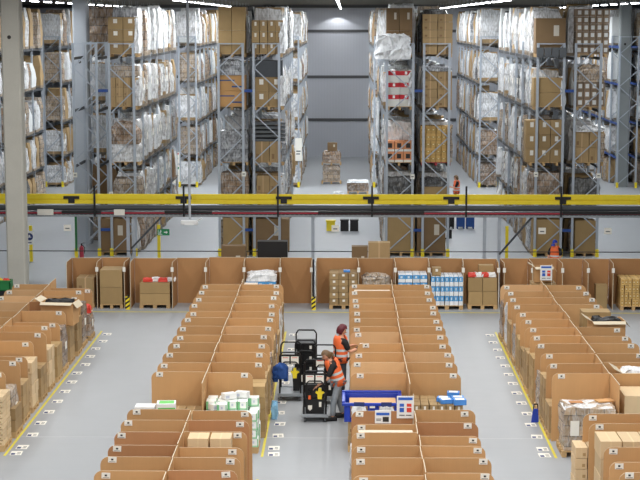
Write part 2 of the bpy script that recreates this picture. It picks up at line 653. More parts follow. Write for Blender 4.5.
# ------------------------------------------------------------------ racking
LV = (0.0, 1.80, 3.80, 6.11, 8.28)
UP_TOP = 8.86
RX = {'P0L': (-19.3, -18.2), 'P0R': (-17.75, -16.65), 'P1L': (-11.29, -10.22), 'P1R': (-9.80, -8.69), 'P2L': (-5.27, -4.16), 'P2R': (-3.82, -2.67),
      'P3L': (1.69, 2.87), 'P3R': (3.21, 4.36), 'P4L': (7.89, 9.07), 'P4R': (9.44, 10.58), 'P5L': (16.0, 17.2), 'P5R': (17.6, 18.75)}
RACKNAME = {'P0R': 'far left rack', 'P1L': 'rack around the grey column', 'P1R': 'rack right of grey column', 'P2L': 'inner rack left of central aisle', 'P2R': 'rack left of central aisle',
            'P3L': 'rack right of central aisle', 'P3R': 'inner rack right of central aisle', 'P4L': 'rack right of second aisle',
            'P4R': 'rack of dotted cartons', 'P5L': 'rack at right edge', 'P5R': 'outermost right rack'}
NEAR_Y, NEAR_N = 66.3, 6
FAR_Y, FAR_N = 94.2, 7
BAY = 2.75


def rack(key, y0, nb, where, guard=True, blue=False, skip_front=False):
    x0, x1 = RX[key]
    t = thing('pallet_rack', '%s galvanised pallet racking, %s' % (where, RACKNAME[key]), 'pallet rack', ((x0 + x1) / 2, y0, 0), 0, 'pallet racks')
    hw = (x1 - x0) / 2
    up = MB().box(-0.05, 0.05, 0, 0.08, 0.012, UP_TOP).box(-0.09, 0.09, -0.04, 0.12, 0, 0.012)
    upm = up.mesh('upright', M['steel'])
    br = MB()
    br.bar((-hw + 0.05, 0.04, UP_TOP - 0.03), (hw - 0.05, 0.04, UP_TOP - 0.03), 0.045, 0.045)
    z, s = UP_TOP - 0.05, 1
    while z > 0.9:
        zz = z - 0.96
        br.bar((s * (hw - 0.06), 0.04, z), (-s * (hw - 0.06), 0.04, zz), 0.045, 0.045)
        z, s = zz, -s
    brm = br.mesh('brace', M['steel'])
    bm = MB().box(-0.025, 0.025, 0.08, BAY, -0.12, -0.004).mesh('beam', M['beam_blue'] if blue else M['beam'])
    for i in range(nb + 1):
        y = i * BAY
        put('upright', upm, t, (-hw + 0.05, y, 0))
        put('upright', upm, t, (hw - 0.05, y, 0))
        put('brace', brm, t, (0, y, 0))
    for z in LV[1:]:
        for i in range(nb):
            put('beam', bm, t, (-hw + 0.03, i * BAY, z))
            put('beam', bm, t, (hw - 0.03, i * BAY, z))
    if guard:
        for sx in (-1, 1):
            g = MB().box(-0.07, 0.07, -0.12, -0.045, 0, 0.32)
            g.build('upright_guard', M['yellow'], t, (sx * (hw - 0.05), 0, 0))
    return t


for k_ in ('P1L', 'P1R', 'P2L', 'P2R', 'P3L', 'P3R', 'P4L', 'P4R'):
    rack(k_, NEAR_Y, 1 if k_ == 'P1L' else NEAR_N, 'front block of')
rack('P1L', 71.0, 4, 'middle stretch of', False)
rack('P0R', NEAR_Y + 5.5, NEAR_N, 'front block of', False)
for k_ in ('P0R', 'P1R', 'P2R', 'P3L', 'P4L', 'P5L', 'P5R'):
    rack(k_, FAR_Y, FAR_N, 'rear block of', True, k_ == 'P5L')
# blue row spacers joining back-to-back frames
for (a, b) in (('P1L', 'P1R'), ('P2L', 'P2R'), ('P3L', 'P3R'), ('P4L', 'P4R')):
    for z, nm in ((6.9, 'upper'), (1.1, 'lower')):
        o = MB().box(RX[a][1], RX[b][0], -0.03, 0.03, -0.06, 0.06).build('row_spacer', M['beam_blue'], None, (0, NEAR_Y + 0.04, z))
        tag(o, 'small blue %s spacer bar joining the %s to its pair' % (nm, RACKNAME[a]), 'spacer bar', 'blue rack spacers')

LEVEL = ['floor level', 'first shelf', 'second shelf', 'third shelf', 'top shelf']


def level_z(l):
    return LV[l]


def front(key, l, px0, px1, ptop, m, nx, nz, look, film=None, red=False, top=None, whole=None):
    """load on the front face of the near block; px in photo pixels at 24.1 px per metre"""
    x0 = (px0 - 345) / 24.13
    x1 = (px1 - 345) / 24.13
    z = level_z(l)
    zt = CAM_H - (ptop - 20) / 24.13
    W = x1 - x0
    H = zt - z - 0.144
    t = thing('pallet_load', '%s, %s, front of %s' % (look, LEVEL[l], RACKNAME[key]), 'pallet load', ((x0 + x1) / 2, NEAR_Y + 0.52, z), 0, 'pallet loads at the rack fronts')
    put('pallet', PALLET_RED if red else PALLET, t, (0, 0, 0), (min(1, W / 1.2 + 0.02), 1, 1))
    Ht = H
    if top:
        H = H * top[1]
    if whole:
        MB().lumpy(-W / 2, W / 2, -0.4, 0.4, 0.144, 0.144 + H, 0.03, (6, 4, 7)).build('wrapped_goods', M[whole], t)
    else:
        carton_stack(t, W, 0.8, H, nx, 1, nz, m, jit=0.006)
    if film:
        MB().lumpy(W / 2 - 0.16, W / 2 + 0.03, -0.42, 0.42, 0.16, 0.144 + H + 0.03, 0.035, (2, 4, 7)).build('stretch_film', M[film], t)
    if top:
        kind, fr, tm = top
        z1 = 0.146 + H
        zr = 0.144 + Ht
        if kind == 'heap':
            MB().lumpy(-W / 2 - 0.05, W / 2 - 0.05, -0.42, 0.36, z1, zr, 0.07, (7, 4, 3), top=0.6).build('film_heap', M[tm], t)
        elif kind == 'crates':
            n = 5
            for i in range(n):
                xx = -W / 2 + W * i / n
                MB().box(xx + 0.01, xx + W / n - 0.01, -0.35, 0.35, z1, zr - 0.01 * (i % 2)).build('crate', M[tm], t)
        elif kind == 'sheets':
            n = 5
            for i in range(n):
                zz = z1 + (zr - z1) * i / n
                MB().box(-W / 2, W / 2, -0.38, 0.38, zz, zz + (zr - z1) / n * 0.6).build('tray', M[tm], t)
        elif kind == 'box':
            MB().box(-W / 2 + 0.08, W / 2 - 0.05, -0.36, 0.36, z1, zr).build('carton', M[tm], t)
    return t


front('P1R', 4, 109, 139, 17, 'carton_label', 2, 3, 'six brown cartons with white labels', 'film_white')
front('P1R', 3, 108, 139, 66, 'carton', 4, 3, 'brown cartons stacked under clear film', 'film_white', top=('box', 0.72, 'film_clear'))
front('P1R', 2, 110, 139, 122, None, 1, 1, 'white wrapped block topped with brown sacks', whole='film_white', top=('heap', 0.45, 'film_brown'))
front('P1R', 1, 112, 141, 178, None, 1, 1, 'brown goods wrapped in cloudy film', whole='film_clear')
front('P1R', 0, 98, 127, 219, 'carton_dark', 1, 1, 'huge dark brown cardboard sleeve')
front('P2L', 4, 219, 246, 7, 'carton_plain', 2, 2, 'tall plain brown cartons', top=None)
front('P2L', 3, 218, 246, 60, 'carton_orange', 1, 2, 'printed orange cartons under torn film', top=('heap', 0.68, 'film_grey'))
front('P2L', 2, 219, 248, 130, None, 1, 1, 'grey film-wrapped square bale', whole='film_grey')
front('P2L', 1, 220, 248, 172, None, 1, 1, 'dark brown goods under film', whole='film_brown')
front('P2L', 0, 222, 248, 218, 'carton_plain', 1, 1, 'big plain brown sleeve box')
front('P2R', 4, 252, 284, 20, 'carton_label', 4, 3, 'brown cartons each with a white label', 'film_white')
front('P2R', 3, 254, 284, 60, 'carton_label', 2, 2, 'four labelled cartons under flat grey cases', 'film_white', top=('box', 0.64, 'steel_dark'))
front('P2R', 2, 254, 285, 120, 'carton', 2, 1, 'wide brown cartons under stacked dark trays', 'film_grey', top=('sheets', 0.5, 'rubber'))
front('P2R', 1, 256, 283, 175, 'carton', 2, 2, 'four square brown cartons', 'film_white')
front('P2R', 0, 251, 289, 219, 'carton_dark', 1, 1, 'wide dark brown sleeve box')
front('P3L', 4, 386, 412, 8, 'carton_dark', 2, 2, 'dark brown cartons behind film sheet')
front('P3L', 3, 388, 412, 70, 'carton_redwhite', 2, 3, 'red and white cartons', 'film_white')
front('P3L', 2, 386, 413, 140, 'carton_orangewhite', 3, 2, 'orange and white cartons with black windows')
front('P3L', 1, 388, 413, 177, None, 1, 1, 'dark goods in dull film', whole='film_dark')
front('P3L', 0, 388, 416, 217, 'carton_plain', 1, 1, 'tall plain cardboard sleeve box')
front('P3R', 4, 422, 452, 14, 'carton', 2, 5, 'ten flat brown cartons')
front('P3R', 3, 423, 452, 65, 'carton', 2, 4, 'eight flat taped brown cartons', top=('heap', 0.86, 'film_grey'))
front('P3R', 2, 421, 452, 125, 'carton_yellow', 6, 5, 'yellow cartons on red pallet', 'film_clear', red=True)
front('P3R', 1, 423, 450, 178, 'carton_plain', 1, 1, 'single low brown carton', top=('heap', 0.75, 'film_dark'))
front('P3R', 0, 418, 447, 217, 'carton_dark', 1, 1, 'dark cardboard sleeve box')
front('P4L', 4, 534, 564, 18, 'carton_dark', 1, 1, 'one large dark brown box', top=None)
front('P4L', 3, 533, 564, 77, 'carton_plain', 1, 2, 'two plain brown boxes with glossy film', 'film_bright')
front('P4L', 2, 526, 563, 119, 'carton_label', 3, 3, 'wide stack of large tan cartons')
front('P4L', 1, 530, 561, 172, None, 1, 1, 'mixed small boxes under film', whole='film_brown')
front('P4L', 0, 535, 563, 219, 'carton_plain', 1, 1, 'tall tan cardboard sleeve box')
front('P4R', 4, 574, 607, 9, 'carton_dot', 5, 6, 'brown cartons with white square panels')
front('P4R', 3, 576, 604, 65, 'carton_dot', 4, 3, 'white-panelled cartons below loose film', top=('heap', 0.6, 'film_clear'))
front('P4R', 2, 575, 604, 125, 'carton', 2, 2, 'large tan cartons with film over them', 'film_clear', top=('heap', 0.84, 'film_white'))
front('P4R', 1, 572, 601, 178, None, 1, 1, 'dark mixed goods under film', whole='film_dark')
front('P4R', 0, 577, 598, 220, 'carton_plain', 1, 1, 'brown cardboard sleeve box')

# the sheet of white film billowing from the top shelf beside the central aisle
o = MB().lumpy(-0.75, 0.65, -0.12, 0.1, 0, 1.0, 0.09, (9, 2, 7), top=0.55).build('film_sheet', M['film_bright'], None, (2.02, NEAR_Y - 0.06, 8.2))
tag(o, 'billowing white film sheet hanging at the top shelf beside central aisle', 'plastic film')
# grey crates under the large box of the top shelf, right
for i in range(4):
    o = MB().box(-0.14, 0.14, -0.05, 0.05, 0, 0.4).box(-0.12, 0.12, -0.06, 0.06, 0.05, 0.09).build('crate', M['rubber'], None, (8.02 + 0.31 * i, NEAR_Y - 0.02, 8.28))
    tag(o, 'grey crate before the large box on the top shelf, %s from the left' % ORD[i], 'crate', 'grey crates on the top shelf')

# ---- prototypes for the loads along the rack sides (pallet 1.2 deep across the rack, 0.8 along it)
PROTO = []


def proto(look, mat_, H, kind):
    t = thing('pallet_load', look, 'pallet load', (0, 0, 0))
    kids = [put('pallet', PALLET_OLD, t)]
    rr = random.Random(len(PROTO) * 13 + 5)
    b = MB()
    if kind == 'lump':
        b.lumpy(-0.6, 0.6, -0.39, 0.39, 0.144, H, 0.045, (5, 4, 7), 0, rr)
        kids.append(b.build('wrapped_goods', M[mat_], t))
    elif kind == 'boxes':
        n, kz = rr.choice([(2, 3), (3, 4), (2, 4)])
        for k in range(kz):
            for i in range(n):
                for j in range(2):
                    a = rr.uniform(0, 0.015)
                    b.box(-0.6 + 1.2 * i / n + a, -0.6 + 1.2 * (i + 1) / n - 0.008, -0.39 + 0.39 * j + a, 0.39 * j - 0.008,
                          0.144 + (H - 0.144) * k / kz + 0.002, 0.144 + (H - 0.144) * (k + 1) / kz - 0.01)
        kids.append(b.build('cartons', M[mat_], t))
        f = MB().lumpy(-0.62, 0.62, -0.41, -0.2, 0.3, H * 0.97, 0.03, (4, 2, 5), 0, rr)
        f.lumpy(-0.62, 0.62, 0.2, 0.41, 0.25, H * 0.9, 0.03, (4, 2, 5), 0, rr)
        kids.append(f.build('stretch_film', M['film_white'], t))
    for sx in (-0.645, 0.645):
        kids.append(MB().box(sx - 0.003, sx + 0.003, -0.2, 0.05, 0.75, 1.0).build('paper_label', M['card'], t))
    PROTO.append((t, kids, look, H, [k for k in kids]))


for look, m_, H_, kd in (('white film-wrapped load', 'film_white', 1.62, 'lump'), ('shiny white-wrapped load', 'film_bright', 1.45, 'lump'),
                         ('cloudy film-wrapped carton load', 'film_clear', 1.55, 'lump'), ('brown cartons banded with film', 'carton', 1.6, 'boxes'),
                         ('white cartons banded with film', 'carton_white', 1.4, 'boxes'), ('brown film-wrapped load', 'film_brown', 1.35, 'lump'),
                         ('low white-wrapped load', 'film_white', 1.05, 'lump'), ('grey film-wrapped load', 'film_grey', 1.5, 'lump'),
                         ('dark goods under film', 'film_dark', 1.25, 'lump')):
    proto(look, m_, H_, kd)
WEIGHTS = [22, 20, 10, 16, 14, 8, 6, 4, 3]
used = set()


def proto_put(i, loc, label, sc):
    t, kids, look, H, _ = PROTO[i]
    if i not in used:
        used.add(i)
        t.location = loc
        t.scale = sc
        t['label'] = label
        t['group'] = 'pallet loads along the rack sides'
        return t
    return dup(t, loc, label, 0, sc, 'pallet loads along the rack sides', kids)


SM = MB()
STUFF_M = ['film_white', 'film_bright', 'film_clear', 'carton', 'carton_white', 'film_brown', 'film_white', 'film_grey', 'film_dark', 'wood_grey']


def stuff_load(i, x, y, z, zs):
    H = PROTO[i][3] * zs
    SM.box(x - 0.59, x + 0.59, y - 0.4, y + 0.4, z + 0.02, z + 0.144, 9)
    q = R.uniform(0, 0.06)
    SM.lumpy(x - 0.6 + q, x + 0.6 - q, y - 0.39, y + 0.39, z + 0.146, z + H, 0.05, (2, 2, 3), i, R, 0.85)


slots = []
for key, y0, nb, blk in [(k, NEAR_Y, NEAR_N, 'front block') for k in ('P1R', 'P2R', 'P3L', 'P4L', 'P2L', 'P3R', 'P4R', 'P1L')] + [('P0R', NEAR_Y + 5.5, NEAR_N, 'front block')] + \
        [(k, FAR_Y, FAR_N, 'rear block') for k in ('P0R', 'P1R', 'P2R', 'P3L', 'P4L', 'P5L', 'P5R')]:
    x = sum(RX[key]) / 2
    for l in range(5):
        pos = 0
        for b in range(nb):
            for s in range(3):
                y = y0 + b * BAY + 0.52 + s * 0.89
                pos += 1
                if blk == 'front block' and key != 'P0R' and b == 0 and s == 0:
                    if key != 'P1L':
                        continue
                if key == 'P1L' and (y < 71.2):
                    continue
                if key == 'P5L' and b < 1:
                    continue
                slots.append((key, blk, l, pos, x, y))
hidden = ('P2L', 'P3R', 'P4R', 'P1L')
single = 0
for (key, blk, l, pos, x, y) in slots:
    i = R.choices(range(9), WEIGHTS)[0]
    if l == 0 and R.random() < 0.5:
        i = R.choice((3, 5, 2))
    if key == 'P1L' and l > 1 and pos < 9:
        i = R.choice((3, 3, 5))
    if blk == 'rear block' and pos == 1:
        i = R.choice((3, 4, 2, 5, 3))
    sc = 1.0 if l < 4 else 1.22
    zs = R.uniform(0.95, 1.5) * sc
    mx = (1.5, 1.72, 2.0, 1.86, 2.2)[l]
    zs = min(zs, R.uniform(mx * 0.84, mx) / PROTO[i][3])
    if R.random() < 0.05:
        continue
    xx = x + R.uniform(-0.09, 0.09)
    one = (blk == 'front block' and key in ('P1R', 'P2R', 'P3L', 'P4L') and l > 0 and pos <= 15) or (blk == 'rear block' and pos == 1) or (key == 'P1L' and pos < 9 and l > 1)
    if one and single < 262:
        single += 1
        proto_put(i, (xx, y, level_z(l)), '%s, %s, %s back, %s, %s' % (PROTO[i][2], LEVEL[l], ORD[pos - 1], blk, RACKNAME[key]), (R.uniform(0.88, 1.0), R.uniform(0.85, 1.03), zs))
    else:
        stuff_load(i, xx, y, level_z(l), zs)
o = SM.build('pallet_loads', [M[q] for q in STUFF_M])
tag(o, 'countless wrapped pallet loads deep inside the long storage racks', 'pallet loads', None, 'stuff')

# ------------------------------------------------------------------ elevated conveyor with the yellow guard rail
t = thing('conveyor', 'long elevated conveyor with yellow guard rail crossing in front of the racks', 'conveyor', (0, 60.0, 0))
CX0, CX1 = -16.0, 14.5
MB().box(CX0, CX1, -0.10, -0.04, 3.1, 3.3).box(CX0, CX1, -0.10, -0.04, 2.92, 3.06).box(CX0, CX1, -0.07, -0.03, 3.06, 3.1).build('guard_rail', M['yellow'], t, bevel=0.012)
MB().cyl((CX0, 0.0, 2.77), (CX1, 0.0, 2.77), 0.11, 14).build('cable_duct', M['beam'], t)
MB().box(CX0, CX1, 0.0, 0.9, 2.5, 2.62).build('belt_frame', M['steel_dark'], t)
MB().box(CX0, CX1, -0.06, -0.01, 2.545, 2.6).build('red_strip', M['red'], t)
b = MB()
x = CX0
while x < CX1:
    b.cyl((x, -0.05, 2.47), (x, 0.9, 2.47), 0.045, 8)
    x += 0.17
b.box(CX0, CX1, -0.02, 0.02, 2.42, 2.5).build('roller_bed', M['pallet_iron'], t)
for x in (-10.31, -6.07, -2.29, 0.99, 4.01, 8.2, 11.9):
    MB().box(x - 0.3, x + 0.3, -0.14, -0.1, 3.11, 3.22).box(x - 0.12, x + 0.12, -0.14, -0.09, 2.95, 3.11).build('joint_plate', M['black'], t)
for x in (-9.43, -6.06, -2.51, 1.03, 4.57, 8.13):
    MB().box(x - 0.035, x + 0.035, -0.2, -0.145, 2.45, 3.62).build('rail_post', M['blackm'], t)
for x in (-12.2, -8.22, -8.0, -1.2, 5.3, 5.86, 12.0):
    MB().box(x - 0.06, x + 0.06, 0.1, 0.2, 0, 2.5).box(x - 0.12, x + 0.12, 0.03, 0.27, 0, 0.015).build('support_leg', M['steel'], t)
MB().bar((5.86, 0.1, 1.0), (7.1, 0.1, 2.45), 0.07, 0.07).build('diagonal_strut', M['steel_dark'], t)
MB().bar((-8.1, 0.1, 1.2), (-6.9, 0.1, 2.45), 0.07, 0.07).build('diagonal_strut', M['steel_dark'], t)
for x0, x1 in ((-11.6, -11.0), (-8.7, -8.3)):
    MB().box(x0, x1, -0.18, -0.12, 2.5, 2.72).build('notice_plate', M['card'], t)
for x0, x1 in ((-10.7, -9.2), (-6.8, -5.0), (-1.0, 3.0), (8.2, 11.5)):
    MB().box(x0, x1, -0.1, -0.065, 2.56, 2.66).build('cover_plate', M['black'], t)

# small things hung from the conveyor
b = MB().box(-0.17, 0.17, -0.01, 0.01, 0, 0.52, 0)
n = 20
b.add([(0.14 * math.cos(2 * PI * i / n), -0.013, 0.3 + 0.14 * math.sin(2 * PI * i / n)) for i in range(n)], [tuple(range(n))], 1)
b.box(-0.07, 0.07, -0.016, -0.012, 0.27, 0.3, 0).box(-0.03, 0.03, -0.016, -0.012, 0.3, 0.37, 0).box(-0.08, 0.08, -0.013, -0.011, 0.05, 0.09, 1)
tag(b.build('mandatory_sign', [M['white'], M['navy']], None, (-11.92, 59.8, 1.38)), 'white sign with round navy symbol hanging under the conveyor by the column', 'sign')
b = MB().box(-0.23, 0.23, -0.01, 0.01, 0, 0.24, 0)
W_ = 1
b.add([(0.02, -0.013, 0.10), (0.02, -0.013, 0.14), (0.10, -0.013, 0.14), (0.10, -0.013, 0.18), (0.17, -0.013, 0.12), (0.10, -0.013, 0.06), (0.10, -0.013, 0.10)][::-1], [tuple(range(7))], 1)
b.box(-0.2, -0.04, -0.014, -0.011, 0.03, 0.05, 1).box(-0.2, -0.185, -0.014, -0.011, 0.05, 0.21, 1)
n = 10
b.add([(-0.1 + 0.02 * math.cos(2 * PI * i / n), -0.013, 0.19 + 0.02 * math.sin(2 * PI * i / n)) for i in range(n)], [tuple(range(n))], 1)
b.bar((-0.1, -0.013, 0.16), (-0.12, -0.013, 0.11), 0.004, 0.03, 1).bar((-0.12, -0.013, 0.11), (-0.09, -0.013, 0.06), 0.004, 0.02, 1).bar((-0.12, -0.013, 0.11), (-0.16, -0.013, 0.07), 0.004, 0.02, 1)
b.bar((-0.1, -0.013, 0.155), (-0.06, -0.013, 0.13), 0.004, 0.016, 1).bar((-0.1, -0.013, 0.155), (-0.14, -0.013, 0.14), 0.004, 0.016, 1)
tag(b.build('exit_sign', [M['green_sign'], M['white']], None, (-6.84, 59.8, 1.74)), 'green emergency exit sign with running figure and arrow', 'exit sign')
for (px, py) in ((-10.47, 1.9), (7.43, 1.82), (9.9, 1.82), (-0.35, 1.9)):
    nm = {-10.47: 'near the column', 7.43: 'left of the blue capped worker', 9.9: 'at the right end', -0.35: 'near the central post'}[px]
    b = MB().box(-0.14, 0.14, -0.006, 0.006, 0, 0.24, 0).box(-0.08, 0.08, -0.009, -0.005, 0.08, 0.12, 1)
    tag(b.build('notice_card', [M['card'], M['rubber']], None, (px, 59.8, py)), 'small white notice card hanging under the conveyor %s' % nm, 'notice card', 'notice cards under the conveyor')
t = thing('suspended_antenna', 'white device on a thin pole dropping from the ceiling past the conveyor', 'antenna', (-5.68, 58.2, 2.35))
MB().cyl((0, 0, 0.2), (0, 0, CEIL_Z - 2.35), 0.045, 10).build('pole', M['column_pale'], t)
MB().box(-0.33, 0.3, -0.12, 0.12, 0.02, 0.16).box(-0.2, 0.15, -0.16, 0.16, 0.0, 0.05).build('housing', M['white'], t, bevel=0.03)
MB().bar((0.15, 0, 0.1), (0.45, 0, 0.24), 0.05, 0.05).build('bracket', M['white'], t)
o = MB().cyl((-16, 0, 0), (14.5, 0, 0), 0.018, 6).build('safety_cable', M['blackm'], None, (0, 58.0, 1.40))
tag(o, 'thin dark safety cable stretched level behind the cardboard bays', 'cable')
o = MB().box(-0.04, 0.04, -0.04, 0.04, 0, 2.3).box(-0.05, 0.05, -0.05, 0.05, 0.4, 0.85, 1).build('green_post', [M['green'], M['yellow']], None, (-10.52, 62, 0))
tag(o, 'slim green post with a yellow collar near the grey column', 'post')
for x, y, nm in ((-16.05, 94, 'left aisle'), ):
    pass
t = thing('fire_extinguisher', 'red fire extinguisher standing behind the leftmost cardboard bay', 'fire extinguisher', (-10.85, 65.2, 0.0))
MB().cyl((0, 0, 0), (0, 0, 0.5), 0.09, 14).cyl((0, 0, 0.5), (0, 0, 0.58), 0.09, 14, 0, 0.03).build('cylinder', M['red'], t, smooth=False)
MB().cyl((0, 0, 0.58), (0, 0, 0.65), 0.03, 8).bar((-0.02, 0, 0.66), (0.12, 0, 0.7), 0.03, 0.02).path([(0.03, 0, 0.62), (0.13, 0, 0.5), (0.12, 0, 0.25)], 0.015).build('valve', M['black'], t)
t = thing('handcart', 'dark cart with green crate of bright fruit nets at the left edge', 'cart', (-11.38, 52.6, 0))
MB().box(-0.5, 0.3, -0.3, 0.3, 0.16, 0.2).bar((-0.45, -0.25, 0.2), (-0.45, -0.25, 1.5), 0.05, 0.05).bar((-0.45, 0.25, 0.2), (-0.45, 0.25, 1.5), 0.05, 0.05).bar((-0.45, -0.25, 1.5), (-0.45, 0.25, 1.5), 0.05, 0.05).box(-0.4, 0.25, -0.28, 0.28, 0.2, 0.86).build('frame', M['blackm'], t)
for sx in (-0.4, 0.2):
    for sy in (-0.2, 0.2):
        MB().cyl((sx, sy - 0.02, 0.08), (sx, sy + 0.02, 0.08), 0.08, 12).build('wheel', M['black'], t)
b = MB().box(-0.3, 0.3, -0.22, 0.22, 0, 0.02).box(-0.3, -0.27, -0.22, 0.22, 0, 0.34).box(0.27, 0.3, -0.22, 0.22, 0, 0.34).box(-0.3, 0.3, -0.22, -0.2, 0, 0.34).box(-0.3, 0.3, 0.2, 0.22, 0, 0.34).box(-0.33, 0.33, -0.25, -0.2, 0.3, 0.36)
tag(b.build('crate', M['green'], None, (-11.42, 52.6, 0.86)), 'green plastic crate on the dark cart at the left edge', 'crate')
for dx, dy, m_, nm in ((-0.1, 0.0, 'yellow', 'yellow'), (0.13, -0.05, 'sign_red', 'red')):
    b = MB().lumpy(-0.13, 0.13, -0.12, 0.12, 0, 0.36, 0.03, (5, 5, 5), top=0.4)
    tag(b.build('net_bag', M[m_], None, (-11.42 + dx, 52.6 + dy, 0.885)), 'bright %s bag bulging out of the green crate' % nm, 'bag')

# ------------------------------------------------------------------ cardboard bins: dividers, back panels, label cards
BH = 1.62


def board_poly(s, w_, h_, r=0.16, n=6):
    p = [(0, 0), (w_, 0)]
    for i in range(n + 1):
        a = PI / 2 * i / n
        p.append((w_ - r + r * math.cos(a), h_ - r + r * math.sin(a)))
    p.append((0, h_))
    return [(s * x, z) for x, z in p] if s > 0 else [(-x, z) for x, z in p][::-1]


DIV = {}


def divider(x, y, s, w_, label, h_=BH, m='board', rot=0.0, lean=0.0, card=True, group='cardboard dividers of the bin rows', cz=0.07, cx=0.13):
    key = (s, round(w_, 2), round(h_, 2), m)
    if key not in DIV:
        DIV[key] = MB().prism(board_poly(s, w_, h_), -0.007, 0.007, 0, 1).mesh('cardboard_divider', [M[m], M['edge']])
    o = bpy.data.objects.new('cardboard_divider', DIV[key])
    C.objects.link(o)
    o.location = (x, y, 0)
    o.rotation_euler = (lean, 0, rot)
    tag(o, label, 'cardboard divider', group)
    if card:
        if 'card' not in DIV:
            b = MB().box(-0.08, 0.08, -0.004, 0.004, -0.055, 0.055, 0).box(-0.022, 0.022, -0.006, -0.003, -0.012, 0.022, 1).box(-0.06, 0.06, -0.006, -0.003, -0.042, -0.034, 1)
            DIV['card'] = b.mesh('label_card', [M['card'], M['ink']])
        c = bpy.data.objects.new('label_card', DIV['card'])
        C.objects.link(c)
        c.parent = o
        c.location = (s * (w_ - cx - 0.06) + R.uniform(-0.04, 0.04), -0.015, h_ - cz + R.uniform(-0.02, 0.015))
        c.rotation_euler = (0, R.uniform(-0.06, 0.06), 0)
    return o


ROWNAME = {1: 'leftmost bin row', 2: 'bin row left of workers', 3: 'central bin row', 4: 'right bin row'}
SPINE = {1: -9.22, 2: -3.23, 3: 1.48, 4: 6.22}
WL = {1: 1.17, 2: 1.26, 3: 1.3, 4: 1.33}
WR = {1: 1.33, 2: 1.3, 3: 1.22, 4: 1.27}
YK = [49.3 - 1.147 * k for k in range(12)]
YN = [33.0, 32.02, 31.1, 30.2, 29.25, 28.33, 27.4]


def back_panel(x, y0, y1, h_, label):
    b = MB()
    b.box(-0.008, 0.008, 0.01, y1 - y0 - 0.01, 0, h_ - 0.008, 0).box(-0.008, 0.008, 0.01, y1 - y0 - 0.01, h_ - 0.008, h_, 1)
    o = b.build('cardboard_back_panel', [M['board'], M['edge']], None, (x, y0, 0))
    o.rotation_euler = (0, R.uniform(-0.008, 0.008), R.uniform(-0.008, 0.008))
    tag(o, label, 'cardboard panel', 'cardboard spine panels')


for row in (1, 2, 3, 4):
    xs = SPINE[row]
    for k in range(12):
        if row == 1 and k > 10:
            pass
        y = YK[k]
        for s, nm in ((-1, 'left'), (1, 'right')):
            if row == 1 and s < 0 and k > 6:
                continue
            if row == 4 and s > 0 and k in (4, 5):
                continue
            w_ = WL[row] if s < 0 else WR[row]
            m_ = R.choice(['board'] * 12 + ['board_dark', 'board_light'])
            h_ = BH + R.choice((-0.02, 0, 0, 0, 0.02))
            yy, lean, rot = y, R.uniform(-0.02, 0.02), R.uniform(-0.02, 0.02)
            if row == 3 and s < 0 and k == 7:
                m_, lean, yy, h_ = 'board_light', -0.07, 41.62, 1.6  # paler sheet colour stands in for light catching this leaning board
            if row == 2 and s > 0 and k == 11:
                w_ = 1.06
            if row == 3 and s < 0 and k == 8:
                w_ = 1.12
            if row == 1 and s > 0:
                w_ += R.uniform(-0.12, 0.02)
                h_ += R.choice((-0.12, 0, 0.04))
            divider(xs + s * 0.03, yy, s, w_, '%s divider, %s from far end, %s side of %s' % ({'board': 'tan cardboard', 'board_dark': 'darker brown cardboard', 'board_light': 'pale cardboard'}[m_], ORD[k], nm, ROWNAME[row]), h_, m_, rot, lean)
        y1 = YK[k - 1] if k else 50.35
        back_panel(xs, y + 0.02, y1 - 0.02, BH + R.uniform(-0.015, 0.025), 'upright spine panel, %s from far end, %s' % (ORD[k], ROWNAME[row]))
    if row > 1:
        back_panel(xs, 35.45, YK[11] - 0.02, BH + 0.02, 'upright spine panel at the open near end of the %s' % ROWNAME[row])
    if row in (2, 3, 4):
        for k, y in enumerate(YN):
            for s, nm in ((-1, 'left'), (1, 'right')):
                if row == 4 and (s > 0 or k == 2):
                    continue
                w_ = (WL[row] if s < 0 else WR[row]) + R.uniform(-0.03, 0.01) + {(2, -1): 0.08, (2, 1): -0.03, (3, 1): 0.03, (4, -1): -0.13}.get((row, s), 0)
                y = 32.72 if row == 4 and k == 0 else YN[k]
                m_ = R.choice(['board'] * 6 + ['board_dark'])
                divider(xs + s * 0.03, y, s, w_, 'foreground divider, %s counted towards viewer, %s side of %s' % (ORD[k], nm, ROWNAME[row]), BH + R.choice((-0.04, 0, 0, 0.03)), m_, *((0, 0) if row == 3 and k == 0 else (R.uniform(-0.015, 0.015), R.uniform(-0.02, 0.02))))
            if k < 6:
                back_panel(xs, YN[k + 1] + 0.02, y - 0.02, BH + R.uniform(-0.015, 0.02), 'foreground spine panel, %s, %s counted towards viewer' % (ROWNAME[row], ORD[k]))

# floor labels beside the lines
LBL = MB().box(-0.13, 0.13, -0.17, 0.17, 0, 0.004, 0).box(-0.11, -0.02, -0.14, 0.0, 0.004, 0.006, 1).box(0.02, 0.1, -0.1, -0.06, 0.004, 0.006, 2).box(0.02, 0.1, 0.0, 0.04, 0.004, 0.006, 2).mesh('floor_label', [M['card'], M['navy'], M['rubber']])
for x, nm in ((-7.46, 'yellow line at far left'), (-1.6, 'yellow line by the trolleys'), (4.58, 'yellow line of right bins')):
    ys = [35.42, 35.95] + [35.95 + 1.12 * i for i in range(1, 13)]
    for i, y in enumerate(ys):
        o = bpy.data.objects.new('floor_label', LBL)
        C.objects.link(o)
        o.location = (x + R.uniform(-0.03, 0.03), y, 0.001)
        o.rotation_euler = (0, 0, R.uniform(-0.08, 0.08))
        tag(o, 'white floor label with blue square, %s from near end, %s' % (ORD[i], nm), 'floor label', 'floor labels beside the lines')

